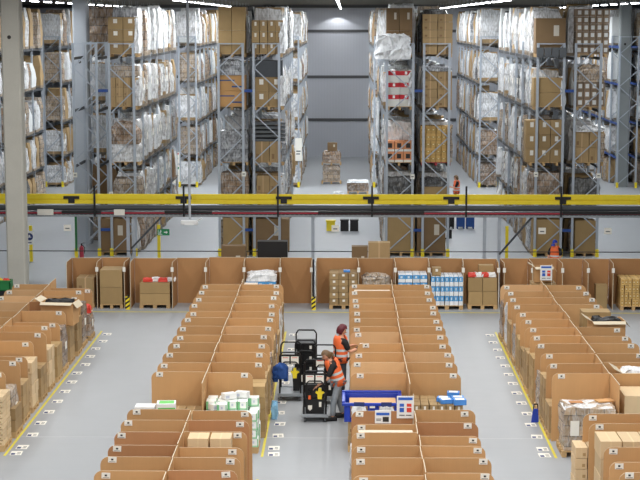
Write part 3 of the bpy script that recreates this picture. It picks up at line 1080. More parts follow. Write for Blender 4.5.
# ------------------------------------------------------------------ cross row of bays at the back
BX = [(-9.5, -8.46), (-8.46, -7.48), (-7.33, -5.83), (-5.83, -4.72), (-4.72, -3.46), (-3.46, -2.23), (-2.23, -1.12),
      (-0.97, 0.46), (0.46, 1.72), (1.72, 2.91), (2.91, 4.1), (4.1, 5.28), (5.4, 6.38), (6.38, 7.39), (7.39, 8.27), (8.27, 9.19), (9.19, 10.6)]
BY0, BY1 = 53.9, 55.05
divs = sorted(set([a for a, b in BX] + [b for a, b in BX]))
for i, x in enumerate(divs):
    h_ = 1.6
    poly = [(0, 0), (1.13, 0), (1.13, h_ - 0.1), (1.05, h_), (0, h_)]
    b = MB().prism(poly, -0.009, 0.009, 0, 1)
    if i not in (0, 3, 9):
        b.box(1.131, 1.134, -0.05, 0.05, h_ - 0.32, h_ - 0.16, 2)
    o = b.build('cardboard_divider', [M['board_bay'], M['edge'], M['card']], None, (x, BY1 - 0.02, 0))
    o.rotation_euler = (0, 0, -PI / 2 + R.uniform(-0.05, 0.05))
    tag(o, 'cardboard side wall of the back bays, %s from the left' % (ORD[i] if i < 20 else 'last'), 'cardboard divider', 'side walls of the back bays')
for i, (x0, x1) in enumerate(BX):
    h_ = 1.6 + R.uniform(-0.02, 0.02)
    b = MB().box(x0 + 0.012, x1 - 0.012, -0.009, 0.009, 0, h_ - 0.01, 0).box(x0 + 0.012, x1 - 0.012, -0.01, 0.01, h_ - 0.01, h_, 1)
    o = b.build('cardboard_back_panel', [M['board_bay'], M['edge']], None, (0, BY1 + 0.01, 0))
    tag(o, 'tan cardboard rear panel of the back bays, %s bay from the left' % ORD[i], 'cardboard panel', 'rear panels of the back bays')
for x, nm in ((-7.4, 'left'), (-1.05, 'middle')):
    b = MB()
    b.box(-0.07, 0.07, -0.04, 0.04, 0, 0.45, 0)
    for j in range(3):
        z = 0.02 + j * 0.15
        b.add([(-0.07, -0.042, z), (0.07, -0.042, z + 0.1), (0.07, -0.042, z + 0.17), (-0.07, -0.042, z + 0.07)], [(0, 1, 2, 3)], 1)
    b.box(-0.03, 0.03, -0.02, 0.02, 0.45, 1.75 if nm == 'middle' else 0.5, 1)
    tag(b.build('bollard', [M['yellow'], M['black']], None, (x, 53.75, 0)), 'yellow and black striped bollard at the %s gap of the back bays' % nm, 'bollard', 'striped bollards')

# things standing in the back bays
def stack_thing(name, label, cat, x, y, W, D, H, nx, ny, nz, m, pal=True, z=0.0, group=None, jit=0.008, part='carton', rot=0.0, skip=()):
    t = thing(name, label, cat, (x, y, z), rot, group)
    z0 = 0.0
    if pal:
        put('pallet', PALLET_T, t, (0, 0, 0), (W / 0.8, D / 1.2, 1))
        z0 = 0.144
    carton_stack(t, W, D, H, nx, ny, nz, m, z0, jit, part, skip)
    return t


def px2x(px, Y=53.9):
    return (px - 345) / (1600 / (Y * 1.0)) * 1.0


G = 'goods in the back bays'
stack_thing('pallet_load', 'small brown carton stack in the leftmost back bay', 'pallet load', -8.9, 54.45, 0.62, 0.8, 0.9, 1, 1, 2, 'carton', group=G)
stack_thing('pallet_load', 'two big brown boxes stacked on a pallet, second back bay', 'pallet load', -7.98, 54.35, 0.78, 0.9, 1.2, 1, 1, 2, 'carton_plain', group=G)
t = stack_thing('pallet_load', 'brown boxes topped with red packets in the third back bay', 'pallet load', -6.5, 54.4, 1.05, 0.9, 0.75, 1, 1, 2, 'carton_plain', group=G)
for i in range(4):
    MB().lumpy(-0.16, 0.16, -0.12, 0.12, 0, 0.12, 0.02, (3, 3, 2)).build('packet', M['sign_red'] if i % 2 == 0 else M['film_bright'], t, (-0.25 + 0.26 * i, -0.2 + 0.1 * (i % 2), 0.9))
t = stack_thing('pallet_load', 'film-topped carton load behind the left bin row', 'pallet load', -2.85, 54.4, 1.05, 0.9, 0.8, 3, 2, 2, 'carton_bluewhite', group=G)
MB().lumpy(-0.5, 0.5, -0.43, 0.43, 0, 0.28, 0.05, (6, 4, 3), top=0.75).build('stretch_film', M['film_bright'], t, (0, 0, 0.945))
t = stack_thing('pallet_load', 'white-labelled cartons on a pallet beside the middle bollard', 'pallet load', -0.03, 54.4, 0.98, 0.95, 1.1, 3, 2, 5, 'carton_label', group=G)
MB().box(-0.1, 0.12, -0.1, 0.1, 0, 0.06).build('packet', M['skyblue'], t, (0.1, -0.2, 1.25))
t = stack_thing('pallet_load', 'crumpled film over cartons behind the central bin row', 'pallet load', 1.1, 54.4, 0.9, 0.9, 0.7, 2, 2, 2, 'carton', group=G)
MB().lumpy(-0.48, 0.48, -0.43, 0.43, 0, 0.28, 0.06, (6, 4, 3), top=0.7).build('stretch_film', M['film_clear'], t, (0, 0, 0.845))
stack_thing('pallet_load', 'brown and blue cartons behind the centre of the central row', 'pallet load', 2.33, 54.4, 1.0, 0.95, 1.05, 4, 2, 4, 'carton_bluewhite', group=G)
t = stack_thing('pallet_load', 'pallet of white packs with blue tops right of centre', 'pallet load', 3.5, 54.35, 1.1, 0.95, 1.0, 7, 2, 3, 'carton_bluewhite', group=G)
MB().box(-0.5, -0.2, -0.3, 0.0, 1.15, 1.42).build('carton', M['carton_label'], t)
t = stack_thing('pallet_load', 'brown boxes with red packets on top, right of the blue packs', 'pallet load', 4.72, 54.4, 1.0, 0.9, 0.95, 2, 1, 2, 'carton_plain', group=G)
for i in range(4):
    MB().lumpy(-0.14, 0.14, -0.12, 0.12, 0, 0.14, 0.02, (3, 3, 2)).build('packet', M['sign_red'] if i % 2 == 0 else M['white'], t, (-0.35 + 0.22 * i, -0.25, 1.1))
MB().box(-0.1, 0.4, 0.0, 0.35, 0, 0.35).build('carton', M['carton_plain'], t, (0, 0, 1.1))
o = carton_mesh(0.4, 0.4, 0.85, 'carton_plain')
o = put('cardboard_box', o, None, (8.78, 54.2, 0))
tag(o, 'narrow upright brown box standing alone in a back bay', 'box')
stack_thing('pallet_load', 'pallet of yellow printed cartons at the right edge', 'pallet load', 9.85, 54.3, 0.9, 0.9, 0.95, 7, 2, 4, 'carton_can', group=G, jit=0.015)

# ------------------------------------------------------------------ loads standing in the bin rows, seen at the row edges
def slot_load(kind, x, y, W, H, label, D=0.82):
    if kind == 'wrap':
        t = thing('pallet_load', label, 'pallet load', (x, y, 0), 0, 'pallet loads in the bin rows')
        put('pallet', PALLET, t, (0, 0, 0), (W / 1.2, D / 0.8, 1))
        MB().lumpy(-W / 2 + 0.04, W / 2 - 0.03, -D / 2 + 0.03, D / 2 - 0.03, 0.15, H, 0.025, (6, 5, 6), top=0.95).build('wrapped_goods', M[R.choice(('film_white', 'film_clear', 'film_bright', 'film_brown'))], t)
        MB().box(W / 2 - 0.012, W / 2 + 0.004, -0.1, 0.1, H * 0.5, H * 0.5 + 0.2).build('paper_label', M['card'], t)
        return t
    m_ = {'brown': 'carton', 'plain': 'carton_plain', 'pale': 'carton_pale', 'label': 'carton_label', 'can': 'carton_can'}[kind]
    nz = max(2, int(H / 0.3))
    return stack_thing('pallet_load', label, 'pallet load', x, y, W, D, H - 0.144, 3, 2, nz, m_, True, 0, 'pallet loads in the bin rows', 0.01)


KL = {'wrap': 'film-wrapped goods', 'brown': 'brown cartons', 'plain': 'plain brown cartons', 'pale': 'pale cartons', 'label': 'white-labelled cartons', 'can': 'yellowish cartons'}
plan = {(1, 1): [('wrap', .8), ('wrap', 1.3), ('label', 1.1), ('brown', 1.125), ('wrap', 1.25), ('plain', 1.0), ('pale', 1.15), ('label', .9), ('pale', 1.3), ('brown', 1.0), ('wrap', 1.1)],  # pale entries stand in for aisle light on the side faces
        (2, 1): [('label', 1.1), ('wrap', 1.2), ('wrap', 1.3), ('brown', .9), ('wrap', 1.1), ('plain', 1.2), ('brown', 1.0), ('wrap', 1.2), ('plain', 1.1), ('brown', 1.2), ('plain', 1.25)],
        (3, -1): [('brown', 1.0), ('wrap', .9), ('plain', 1.0), ('wrap', .8), ('brown', 1.0), ('wrap', 1.0), ('brown', .9), ('wrap', .9), ('brown', 1.0), ('wrap', .9), ('wrap', 1.1)],
        (4, -1): [('wrap', 1.2), ('wrap', 1.3), ('brown', 1.0), ('wrap', 1.1), ('plain', 1.0), ('label', .9), ('brown', 1.1), ('plain', 1.2), ('wrap', 1.0), ('brown', 1.2), ('brown', .8)]}
for (row, s), lst in plan.items():
    w_ = WL[row] if s < 0 else WR[row]
    xo = SPINE[row] + s * (w_ + 0.03 + (0.06 if row != 3 else 0.02))
    for k, (kind, H) in enumerate(lst):
        y = (YK[k] + YK[k + 1]) / 2
        W = 1.15 + R.uniform(-0.05, 0.0)
        off = R.uniform(0.0, 0.05)
        slot_load(kind, xo - s * (W / 2 + off), y, W, H, '%s on pallet, %s slot from far end, %s' % (KL[kind], ORD[k], ROWNAME[row]))
slot_load('wrap', 0.66, 32.5, 1.15, 1.0, 'film-wrapped goods at the aisle edge of the central foreground bins', 0.75)
# open near-end slots
t = stack_thing('pallet_load', 'tall stack of pale flat cartons at the near left corner', 'pallet load', -8.35, 35.95, 1.15, 0.85, 1.15, 3, 2, 9, 'carton_pale', group='pallet loads in the bin rows')
slot_load('label', -8.3, YK[11] - 0.0 + 0.45, 1.1, 0.72, 'low labelled cartons just behind the pale carton stack, left row')
t = stack_thing('pallet_load', 'pallet of white and green tissue packs between the left bin groups', 'pallet load', -2.56, 35.95, 1.2, 0.95, 1.0, 5, 3, 5, 'tissue', group=None, jit=0.02, part='tissue_pack', skip={(0, 0, 4), (3, 0, 4), (4, 0, 4), (4, 1, 4), (2, 0, 4)})
for i, (dx, dy, dz, r_) in enumerate(((-0.1, 0.1, 1.15, 0.5), (0.2, 0.25, 1.15, -0.3), (-0.4, -0.1, 0.95, 0.8))):
    MB().box(-0.15, 0.15, -0.1, 0.1, 0, 0.13).build('tissue_pack', M['tissue_end'], t, (dx, dy, dz), r_)
o = put('cardboard_box', carton_mesh(0.9, 0.42, 1.5, 'carton_plain'), None, (-4.0, 33.33, 0))
tag(o, 'tall brown carton carrying the white boxes, left of the tissue pallet', 'box')
b = MB().box(-0.21, 0.21, -0.17, 0.17, 0, 0.15, 0)
for i in range(4):
    b.box(-0.16 + 0.07 * i, -0.12 + 0.07 * i, -0.173, -0.17, 0.03, 0.08, 1)
o = b.build('carton', [M['white'], M['ink']], None, (-4.25, 33.33, 1.492))
tag(o, 'white box with dark lettering standing left of the green-sided box', 'box')
b = MB().box(-0.2, 0.2, -0.18, 0.18, 0, 0.22, 0).box(-0.17, 0.2, -0.183, -0.18, 0.04, 0.14, 1).box(-0.15, 0.17, -0.12, 0.14, 0.22, 0.223, 2)
o = b.build('carton', [M['white'], M['leaf'], M['leaf']], None, (-3.8, 33.33, 1.492), 0.06)
tag(o, 'white box with bright green sides left of the tissue pallet', 'box')
stack_thing('pallet_load', 'low brown cartons in the open slot left of the tissue pallet', 'pallet load', -3.86, 36.0, 1.15, 0.85, 0.75, 3, 2, 3, 'carton', group='pallet loads in the bin rows')
t = stack_thing('pallet_load', 'brown cartons with blue packets beside the sign card, central row', 'pallet load', 2.13, 36.0, 1.15, 0.95, 1.0, 6, 3, 4, 'carton_label', group=None)
for i, (dx, dy) in enumerate(((0.15, -0.1), (0.42, 0.3), (0.5, -0.05), (0.52, -0.42), (0.2, -0.28))):
    b = MB().box(-0.14, 0.14, -0.11, 0.11, 0, 0.09 + 0.03 * (i % 2), 0).box(-0.1, 0.1, -0.08, 0.08, 0.09 + 0.03 * (i % 2), 0.093 + 0.03 * (i % 2), 1)
    o = b.build('blue_packet', [M['skyblue'], M['card']], None, (2.13 + dx * 0.95, 36.0 + dy, 1.146), 0.1 * i - 0.2)
    tag(o, 'light blue packet on the brown cartons beside the sign card, %s' % ('frontmost right', 'rearmost', 'right of middle', 'at the right front edge', 'left front')[i] if i else 'light blue packet on the brown cartons beside the sign card, leftmost', 'packet', 'blue packets on the carton load')
t = slot_load('wrap', 5.55, 35.75, 1.25, 1.13, 'large film-wrapped carton block at the near end of right row', 1.0)
# replace its look: cartons under clear film, two brown flaps on top
for ch in [c for c in t.children if c.name.startswith('wrapped_goods')]:
    ch.data.materials[0] = M['film_clear']
    MB().box(-0.3, 0.0, -0.1, 0.12, 0, 0.012).build('loose_cardboard', M['board_dark'], t, (-0.1, 0.1, 1.14), 0.1)
    MB().box(-0.2, 0.2, -0.12, 0.12, 0, 0.03).build('loose_cardboard', M['board'], t, (0.42, 0.2, 1.14), 0.3)
    MB().lumpy(-0.58, 0.58, -0.44, 0.44, 0, 0.05, 0.018, (7, 5, 1), top=0.9).build('film_lid', M['film_bright'], t, (0, 0, 1.08))
MB().box(-0.1, 0.1, -0.505, -0.5, 0.5, 0.85).build('paper_label', M['card'], t, (-0.35, 0, 0))

# tall or open boxes in the rows
def open_box(label, x, y, z, W, D, H, rot=0.0, m='board', inner=None):
    t = thing('open_box', label, 'box', (x, y, z), rot)
    th = 0.012
    b = MB().box(-W / 2, W / 2, -D / 2, D / 2, 0, th)
    b.box(-W / 2, -W / 2 + th, -D / 2, D / 2, th, H).box(W / 2 - th, W / 2, -D / 2, D / 2, th, H)
    b.box(-W / 2 + th, W / 2 - th, -D / 2, -D / 2 + th, th, H).box(-W / 2 + th, W / 2 - th, D / 2 - th, D / 2, th, H)
    b.build('body', M[m], t)
    for (sx, a) in ((-1, 0.5), (1, 0.9)):
        f = MB().bar((sx * W / 2, 0, H), (sx * (W / 2 + 0.2 * math.cos(a)), 0, H + 0.2 * math.sin(a) * (1 if sx < 0 else -1)), D, 0.008)
        f.build('flap', M['edge'], t)
    f = MB().add([(-W / 2, -D / 2, H), (W / 2, -D / 2, H), (W / 2 - 0.02, -D / 2 - 0.16, H - 0.05), (-W / 2 + 0.02, -D / 2 - 0.16, H - 0.05),
                  (-W / 2, -D / 2, H - 0.008), (W / 2, -D / 2, H - 0.008), (W / 2 - 0.02, -D / 2 - 0.16, H - 0.058), (-W / 2 + 0.02, -D / 2 - 0.16, H - 0.058)],
                 [(0, 3, 2, 1), (4, 5, 6, 7), (2, 3, 7, 6), (0, 4, 7, 3), (1, 2, 6, 5), (0, 1, 5, 4)])
    f.build('flap', M['edge'], t)
    if inner:
        MB().lumpy(-W / 2 + 0.05, W / 2 - 0.05, -D / 2 + 0.05, D / 2 - 0.05, th, H + 0.03, 0.04, (5, 5, 3), top=0.8).build('contents', M[inner], t)
    return t


stack_thing('pallet_load', 'plain cartons raising the open box, leftmost row', 'pallet load', -8.2, 45.98, 0.9, 0.7, 1.0, 2, 1, 2, 'carton_plain', True, 0, None) if False else None
open_box('open brown box with flaps and black goods, on top of the leftmost row', -8.2, 45.3, 1.13, 0.95, 0.62, 0.66, -0.12, 'board', 'black')
t = put('cardboard_box', carton_mesh(0.8, 0.62, 1.76, 'carton_plain'), None, (7.02, 44.2, 0))
tag(t, 'tall sealed tan box standing in the right bin row', 'box')
open_box('open pale box with black goods in front of the tall tan box', 7.12, 42.9, 1.3, 0.9, 0.7, 0.45, 0.05, 'board', 'black')
o = put('cardboard_box', carton_mesh(1.0, 0.8, 1.295, 'carton_plain'), None, (7.08, 42.9, 0.01))
tag(o, 'brown box carrying the open pale box, right row', 'box')
open_box('open brown box tilted near the sign card, far end of right row', 6.36, 50.75, 1.5, 0.6, 0.45, 0.5, 0.0, 'board')
o = put('cardboard_box', carton_mesh(0.8, 0.6, 1.49, 'carton_plain'), None, (6.36, 50.75, 0))
tag(o, 'brown box supporting the open box at the far end of right row', 'box')
open_box('open box with white papers near the right edge', 6.98, 37.25, 1.17, 0.95, 0.7, 0.42, 0.02, 'board', 'film_bright')
o = put('cardboard_box', carton_mesh(1.0, 0.8, 1.16, 'carton_plain'), None, (6.95, 37.25, 0))
tag(o, 'brown box under the open box with papers, right edge', 'box')
stack_thing('pallet_load', 'large pale lidded cartons at the right edge of the right row', 'pallet load', 6.98, 36.05, 1.25, 1.0, 1.22, 2, 1, 1, 'carton_pale', group=None)
# foreground cartons
for i, x in enumerate((-2.86, -2.42)):
    o = put('carton', carton_mesh(0.42, 0.5, 0.5, 'carton_pale'), None, (x, 30.66, 1.2))
    tag(o, '%s pale carton of the pair standing between foreground dividers' % ('left' if i == 0 else 'right'), 'carton', 'pale carton pair')
stack_thing('pallet_load', 'brown cartons under the pale carton pair, foreground', 'pallet load', -2.56, 30.65, 1.15, 0.7, 1.05, 3, 1, 3, 'carton', group='pallet loads in the bin rows')
stack_thing('pallet_load', 'three wide columns of tan cartons in the right foreground', 'pallet load', 5.7, 31.15, 1.3, 0.8, 1.44, 3, 1, 4, 'carton_pale', group='pallet loads in the bin rows')
stack_thing('pallet_load', 'narrow white-topped carton stack at the corner of right foreground', 'pallet load', 5.3, 32.5, 1.06, 0.62, 0.92, 4, 1, 4, 'carton_pale', group='pallet loads in the bin rows')
# white lids lying in slots
for (x, y, z, W, D, nm) in ((0.85, 48.72, 1.48, 1.1, 0.5, 'far end of the central row'), (0.84, 31.56, 1.5, 1.1, 0.4, 'foreground of the central row'),
                            (-2.95, 49.85, 1.52, 0.42, 0.4, 'far end of the row left of workers')):
    b = MB().box(-W / 2, W / 2, -D / 2, D / 2, 0, 0.03, 0).box(-W / 2 - 0.01, W / 2 + 0.01, -D / 2 - 0.01, -D / 2, -0.06, 0.032, 0).box(-0.006, 0.006, -D / 2 - 0.012, D / 2, 0.02, 0.034, 1)
    o = b.build('box_lid', [M['lid'], M['edge']], None, (x, y, z))
    tag(o, 'cream box lid showing between dividers at the %s' % nm, 'lid', 'cream lids')
    o2 = put('cardboard_box', carton_mesh(W - 0.03, D - 0.03, z - 0.006, 'carton_plain'), None, (x, y, 0))
    tag(o2, 'brown box beneath the cream lid at the %s' % nm, 'box')
# blue device by the right row
t = thing('cleaning_scraper', 'blue plastic handled scraper leaning at the edge of the right row', 'scraper', (4.69, 38.45, 0))
t.scale = (0.72, 0.8, 0.8)
MB().add([(-0.13, -0.03, 0), (0.13, -0.03, 0), (0.13, 0.03, 0), (-0.13, 0.03, 0), (-0.07, -0.03, 0.42), (0.1, -0.03, 0.42), (0.1, 0.03, 0.42), (-0.07, 0.03, 0.42)],
         [(3, 2, 1, 0), (4, 5, 6, 7), (0, 1, 5, 4), (1, 2, 6, 5), (2, 3, 7, 6), (3, 0, 4, 7)]).build('body', M['blue'], t)
MB().bar((-0.06, 0, 0.42), (-0.04, 0, 0.58), 0.03, 0.03).bar((0.09, 0, 0.42), (0.08, 0, 0.58), 0.03, 0.03).bar((-0.055, 0, 0.57), (0.095, 0, 0.57), 0.03, 0.03).build('handle', M['blackm'], t)

# blue bin on the central row
slot_load('brown', 0.66, 36.05, 1.15, 0.72, 'brown cartons on a pallet carrying the blue tub', 0.85)
t = thing('blue_tub', 'big blue plastic tub with cut-out front, near end of the central row', 'tub', (0.64, 36.05, 0.722))
W, D, H, th = 1.28, 0.95, 0.45, 0.03
b = MB().box(-W / 2, W / 2, -D / 2, D / 2, 0, 0.03)
b.box(-W / 2, W / 2, D / 2 - th, D / 2, 0.03, H).box(-W / 2, -W / 2 + th, -D / 2, D / 2 - th, 0.03, H).box(W / 2 - th, W / 2, -D / 2, D / 2 - th, 0.03, H)
for x0, x1 in ((-W / 2 + th, -0.5), (-0.1, 0.15), (0.5, W / 2 - th)):
    b.box(x0, x1, -D / 2, -D / 2 + th, 0.03, H - 0.06)
b.box(-0.5, -0.1, -D / 2, -D / 2 + th, 0.03, 0.1).box(0.15, 0.5, -D / 2, -D / 2 + th, 0.03, 0.1)
b.build('body', M['blue'], t, bevel=0.01)
b = MB()
b.box(-W / 2 - 0.05, W / 2 + 0.05, D / 2 - 0.02, D / 2 + 0.05, H, H + 0.06).box(-W / 2 - 0.05, W / 2 + 0.05, -D / 2 - 0.05, -D / 2 + 0.02, H - 0.07, H)
b.box(-W / 2 - 0.05, -W / 2 + 0.02, -D / 2, D / 2, H - 0.03, H + 0.03).box(W / 2 - 0.02, W / 2 + 0.05, -D / 2, D / 2, H - 0.03, H + 0.03)
b.build('rim', M['blue'], t, bevel=0.015)
for x in (-0.3, 0.32):
    MB().box(x - 0.12, x + 0.12, -D / 2 - 0.055, -D / 2 - 0.02, 0.14, H + 0.02).build('latch_flap', M['navy'], t)
    MB().lumpy(x - 0.17, x + 0.17, -0.045, 0.0, 0, 0.3, 0.015, (4, 1, 4), top=0.8).build('film_bag', M['film_bright'], t, (0, -D / 2 - 0.062, 0.08))
MB().box(-0.52, 0.55, -0.36, 0.40, 0.035, 0.36).build('cardboard_liner', M['board_light'], t)
MB().box(-0.06, 0.06, -D / 2 - 0.058, -D / 2 - 0.05, 0.34, 0.38).build('sticker', M['card'], t)


def sign_card(label, x, y, z, W, H, style):
    t = thing('sign_card', label, 'sign', (x, y, z), 0, 'sign cards on the bin rows')
    MB().box(-W / 2, W / 2, -0.008, 0.008, 0, H).build('card', M['white'], t)
    y1 = -0.012
    b = MB()
    if style == 'two':
        b.box(-W * 0.42, W * 0.42, y1, -0.008, H * 0.82, H * 0.94, 0)
        b.box(-W * 0.34, -W * 0.08, y1, -0.008, H * 0.28, H * 0.66, 0).box(W * 0.08, W * 0.36, y1, -0.008, H * 0.28, H * 0.66, 1)
        b.box(-W * 0.36, -W * 0.04, y1, -0.008, H * 0.12, H * 0.16, 2).box(W * 0.04, W * 0.36, y1, -0.008, H * 0.12, H * 0.16, 2)
        b.box(-W * 0.34, -W * 0.08, y1 - 0.002, y1, H * 0.48, H * 0.52, 3).box(W * 0.08, W * 0.36, y1 - 0.002, y1, H * 0.48, H * 0.52, 3)
    else:
        b.box(-W * 0.42, W * 0.4, y1, -0.008, H * 0.62, H * 0.82, 0)
        b.box(-W * 0.42, -W * 0.1, y1, -0.008, H * 0.3, H * 0.36, 2).box(-W * 0.42, -W * 0.12, y1, -0.008, H * 0.2, H * 0.25, 2)
        b.box(-W * 0.02, W * 0.36, y1, -0.008, H * 0.12, H * 0.5, 4)
    b.build('print', [M['sign_blue'], M['sign_red'], M['rubber'], M['white'], M['ink']], t)
    if style == 'two':
        MB().box(W / 2 - 0.02, W / 2, 0.01, 0.03, -0.5, H + 0.04).build('holder', M['edge'], t)


sign_card('white sign card with blue and red blocks on the central row', 1.29, 32.979, 1.47, 0.36, 0.48, 'two')
sign_card('small white sign card with blue heading and dark picture', 0.82, 32.979, 1.36, 0.34, 0.28, 'one')
sign_card('white sign card with blue and red blocks at far end, right row', 6.41, 50.336, 1.6, 0.38, 0.48, 'two')

# ------------------------------------------------------------------ trolleys
def trolley(label, x, y, rot, papers=True, tall=1.0):
    t = thing('picking_trolley', label, 'trolley', (x, y, 0), rot, 'picking trolleys')
    t.scale = (1, 1, tall)
    MB().box(-0.32, 0.32, -0.42, 0.42, 0.15, 0.19).box(-0.33, 0.33, -0.44, -0.4, 0.13, 0.21).box(-0.33, 0.33, 0.4, 0.44, 0.13, 0.21).build('platform', M['pallet_iron'], t, bevel=0.008)
    for sx in (-0.25, 0.25):
        for sy in (-0.34, 0.34):
            c = MB().box(-0.025, 0.025, -0.03, 0.03, 0.09, 0.15).build('castor', M['steel_dark'], t, (sx, sy, 0))
            MB().cyl((-0.02, 0, 0.06), (0.02, 0, 0.06), 0.06, 12).build('wheel', M['rubber'], c)
    hx = 0.27
    pts = [(-hx, -0.4, 0.19), (-hx, -0.4, 1.2), (-hx + 0.06, -0.4, 1.29), (hx - 0.06, -0.4, 1.29), (hx, -0.4, 1.2), (hx, -0.4, 0.19)]
    MB().path(pts, 0.02).build('front_handle', M['blackm'], t)
    pts = [(-0.2, -0.45, 0.86), (-0.2, -0.45, 1.0), (-0.14, -0.45, 1.05), (0.14, -0.45, 1.05), (0.2, -0.45, 1.0), (0.2, -0.45, 0.86)]
    MB().path(pts, 0.016).build('grip_loop', M['blackm'], t)
    pts = [(-hx, 0.4, 0.19), (-hx, 0.4, 1.32), (-hx + 0.06, 0.4, 1.4), (hx - 0.06, 0.4, 1.4), (hx, 0.4, 1.32), (hx, 0.4, 0.19)]
    MB().path(pts, 0.02).build('rear_handle', M['blackm'], t)
    if papers:
        pb = MB().box(-0.25, 0.25, -0.43, -0.415, 0.98, 1.24).build('clip_board', M['black'], t)
        for sx in (-0.12, 0.12):
            MB().box(sx - 0.1, sx + 0.1, -0.437, -0.431, 1.0, 1.19).box(sx - 0.07, sx + 0.07, -0.439, -0.437, 1.15, 1.165, 1).build('paper_sheet', [M['card'], M['sign_red']], pb)
    return t


def tote(label, x, y, z, W, D, H, rot, emblem=None):
    t = thing('tote_box', label, 'tote box', (x, y, z), rot, 'black tote boxes on the trolleys')
    b = MB().add([(-W / 2 + .03, -D / 2 + .03, 0), (W / 2 - .03, -D / 2 + .03, 0), (W / 2 - .03, D / 2 - .03, 0), (-W / 2 + .03, D / 2 - .03, 0),
                  (-W / 2, -D / 2, H), (W / 2, -D / 2, H), (W / 2, D / 2, H), (-W / 2, D / 2, H)],
                 [(3, 2, 1, 0), (0, 1, 5, 4), (1, 2, 6, 5), (2, 3, 7, 6), (3, 0, 4, 7), (4, 5, 6, 7)])
    b.build('body', M['black'], t)
    MB().box(-W / 2 - 0.015, W / 2 + 0.015, -D / 2 - 0.015, D / 2 + 0.015, H, H + 0.025).box(-W / 2 + 0.04, W / 2 - 0.04, -D / 2 + 0.04, D / 2 - 0.04, H + 0.025, H + 0.03).build('rim', M['black'], t)
    if emblem == 'shield':
        MB().add([(-0.05, -D / 2 - 0.012, 0.2), (-0.05, -D / 2 - 0.012, 0.11), (0, -D / 2 - 0.0, 0.06), (0.05, -D / 2 - 0.012, 0.11), (0.05, -D / 2 - 0.012, 0.2)][::1], [(0, 1, 2, 3, 4)]).build('emblem', M['card'], t, (-0.12, 0, 0.02))
    MB().box(0.1, 0.16, -D / 2 - 0.014, -D / 2 - 0.004, H * 0.5, H * 0.85).build('sticker', M['card'], t)
    return t


def yellow_holder(label, x, y, z):
    b = MB()
    pts = [(-0.05, 0), (0.05, 0), (0.06, 0.12), (0.12, 0.16), (0.08, 0.2), (0.05, 0.18), (0.03, 0.27), (-0.03, 0.27), (-0.05, 0.18), (-0.08, 0.21), (-0.11, 0.16), (-0.06, 0.12)]
    b.prism(pts, -0.03, 0.0)
    tag(b.build('glove', M['yellow'], None, (x, y, z)), label, 'work glove', 'yellow gloves on the trolleys')


trolley('black picking trolley with papers and stacked totes in front of the bending worker', -0.72, 38.75, 0.0)
tote('lower black tote with a white shield mark on the nearest trolley', -0.72, 38.75, 0.195, 0.5, 0.66, 0.36, 0.0, 'shield')
tote('upper black tote with orange bottle on the nearest trolley', -0.72, 38.75, 0.59, 0.5, 0.66, 0.32, 0.0)
yellow_holder('yellow glove clipped to the front of the nearest trolley', -0.6, 38.40, 0.58)
b = MB().cyl((0, 0, 0), (0, 0, 0.1), 0.035, 10, 0).cyl((0, 0, 0.1), (0, 0, 0.2), 0.035, 10, 1).cyl((0, 0, 0.2), (0, 0, 0.24), 0.02, 8, 1)
tag(b.build('spray_bottle', [M['orange'], M['black']], None, (-0.85, 38.37, 0.58)), 'small orange and black bottle on the front of nearest trolley', 'bottle')
trolley('empty-decked black trolley with papers at the left, blue jacket hung on it', -1.4, 40.95, 0.0)
tote('black tote hung high at the right of the left trolley', -1.25, 41.1, 0.195, 0.22, 0.45, 0.5, 0.0)
yellow_holder('yellow glove on the left trolley beside the blue jacket', -1.28, 40.52, 0.62)
b = MB().lumpy(-0.17, 0.15, -0.09, 0.09, 0.06, 0.46, 0.035, (6, 4, 7), top=0.3)
b.lumpy(-0.22, -0.1, -0.07, 0.06, -0.02, 0.36, 0.025, (3, 3, 6), top=0.5).lumpy(0.06, 0.16, -0.08, 0.05, 0.0, 0.3, 0.02, (3, 3, 5), top=0.5)
o = b.build('jacket', M['cloth_blue'], None, (-1.62, 40.46, 0.56), 0, True)
tag(o, 'blue jacket hanging on the left trolley', 'jacket')
trolley('tall black trolley of stacked totes behind the left one', -1.02, 41.75, 0.0, False, 1.12)
for i, z in enumerate((0.215, 0.5, 0.785, 1.07)):
    tote('black tote, %s of the stack of four on the rear trolley' % ('lowest', 'second', 'third', 'topmost')[i], -1.02, 41.75, z, 0.5, 0.6, 0.25, 0.0)
trolley('bare black trolley frame behind the bending worker', -0.5, 40.6, 0.0)
tote('black tote on the trolley behind the bending worker', -0.5, 40.6, 0.195, 0.5, 0.62, 0.34, 0.0)

# ------------------------------------------------------------------ people
def skin_mesh(name, pts, edges, mats, parent, root=0, sub=1):
    me = bpy.data.meshes.new(name)
    names = list(pts)
    ix = {n_: i for i, n_ in enumerate(names)}
    me.from_pydata([pts[n_][0] for n_ in names], [(ix[a], ix[b_]) for a, b_ in edges], [])
    o = bpy.data.objects.new(name, me)
    C.objects.link(o)
    sk = o.modifiers.new('skin', 'SKIN')
    sk.use_smooth_shade = True
    sk.branch_smoothing = 0.4
    lay = me.skin_vertices[0].data
    for i, n_ in enumerate(names):
        r = pts[n_][1]
        lay[i].radius = r if isinstance(r, tuple) else (r, r)
        lay[i].use_root = (i == root)
    s_ = o.modifiers.new('sub', 'SUBSURF')
    s_.levels = sub
    s_.render_levels = sub
    dg = bpy.context.evaluated_depsgraph_get()
    ev = o.evaluated_get(dg)
    nm = bpy.data.meshes.new_from_object(ev)
    nm.name = name
    o.modifiers.clear()
    o.data = nm
    nm.materials.clear()
    for m in mats:
        nm.materials.append(m)
    for p in nm.polygons:
        p.use_smooth = True
        p.material_index = 0
    if parent:
        o.parent = parent
    return o


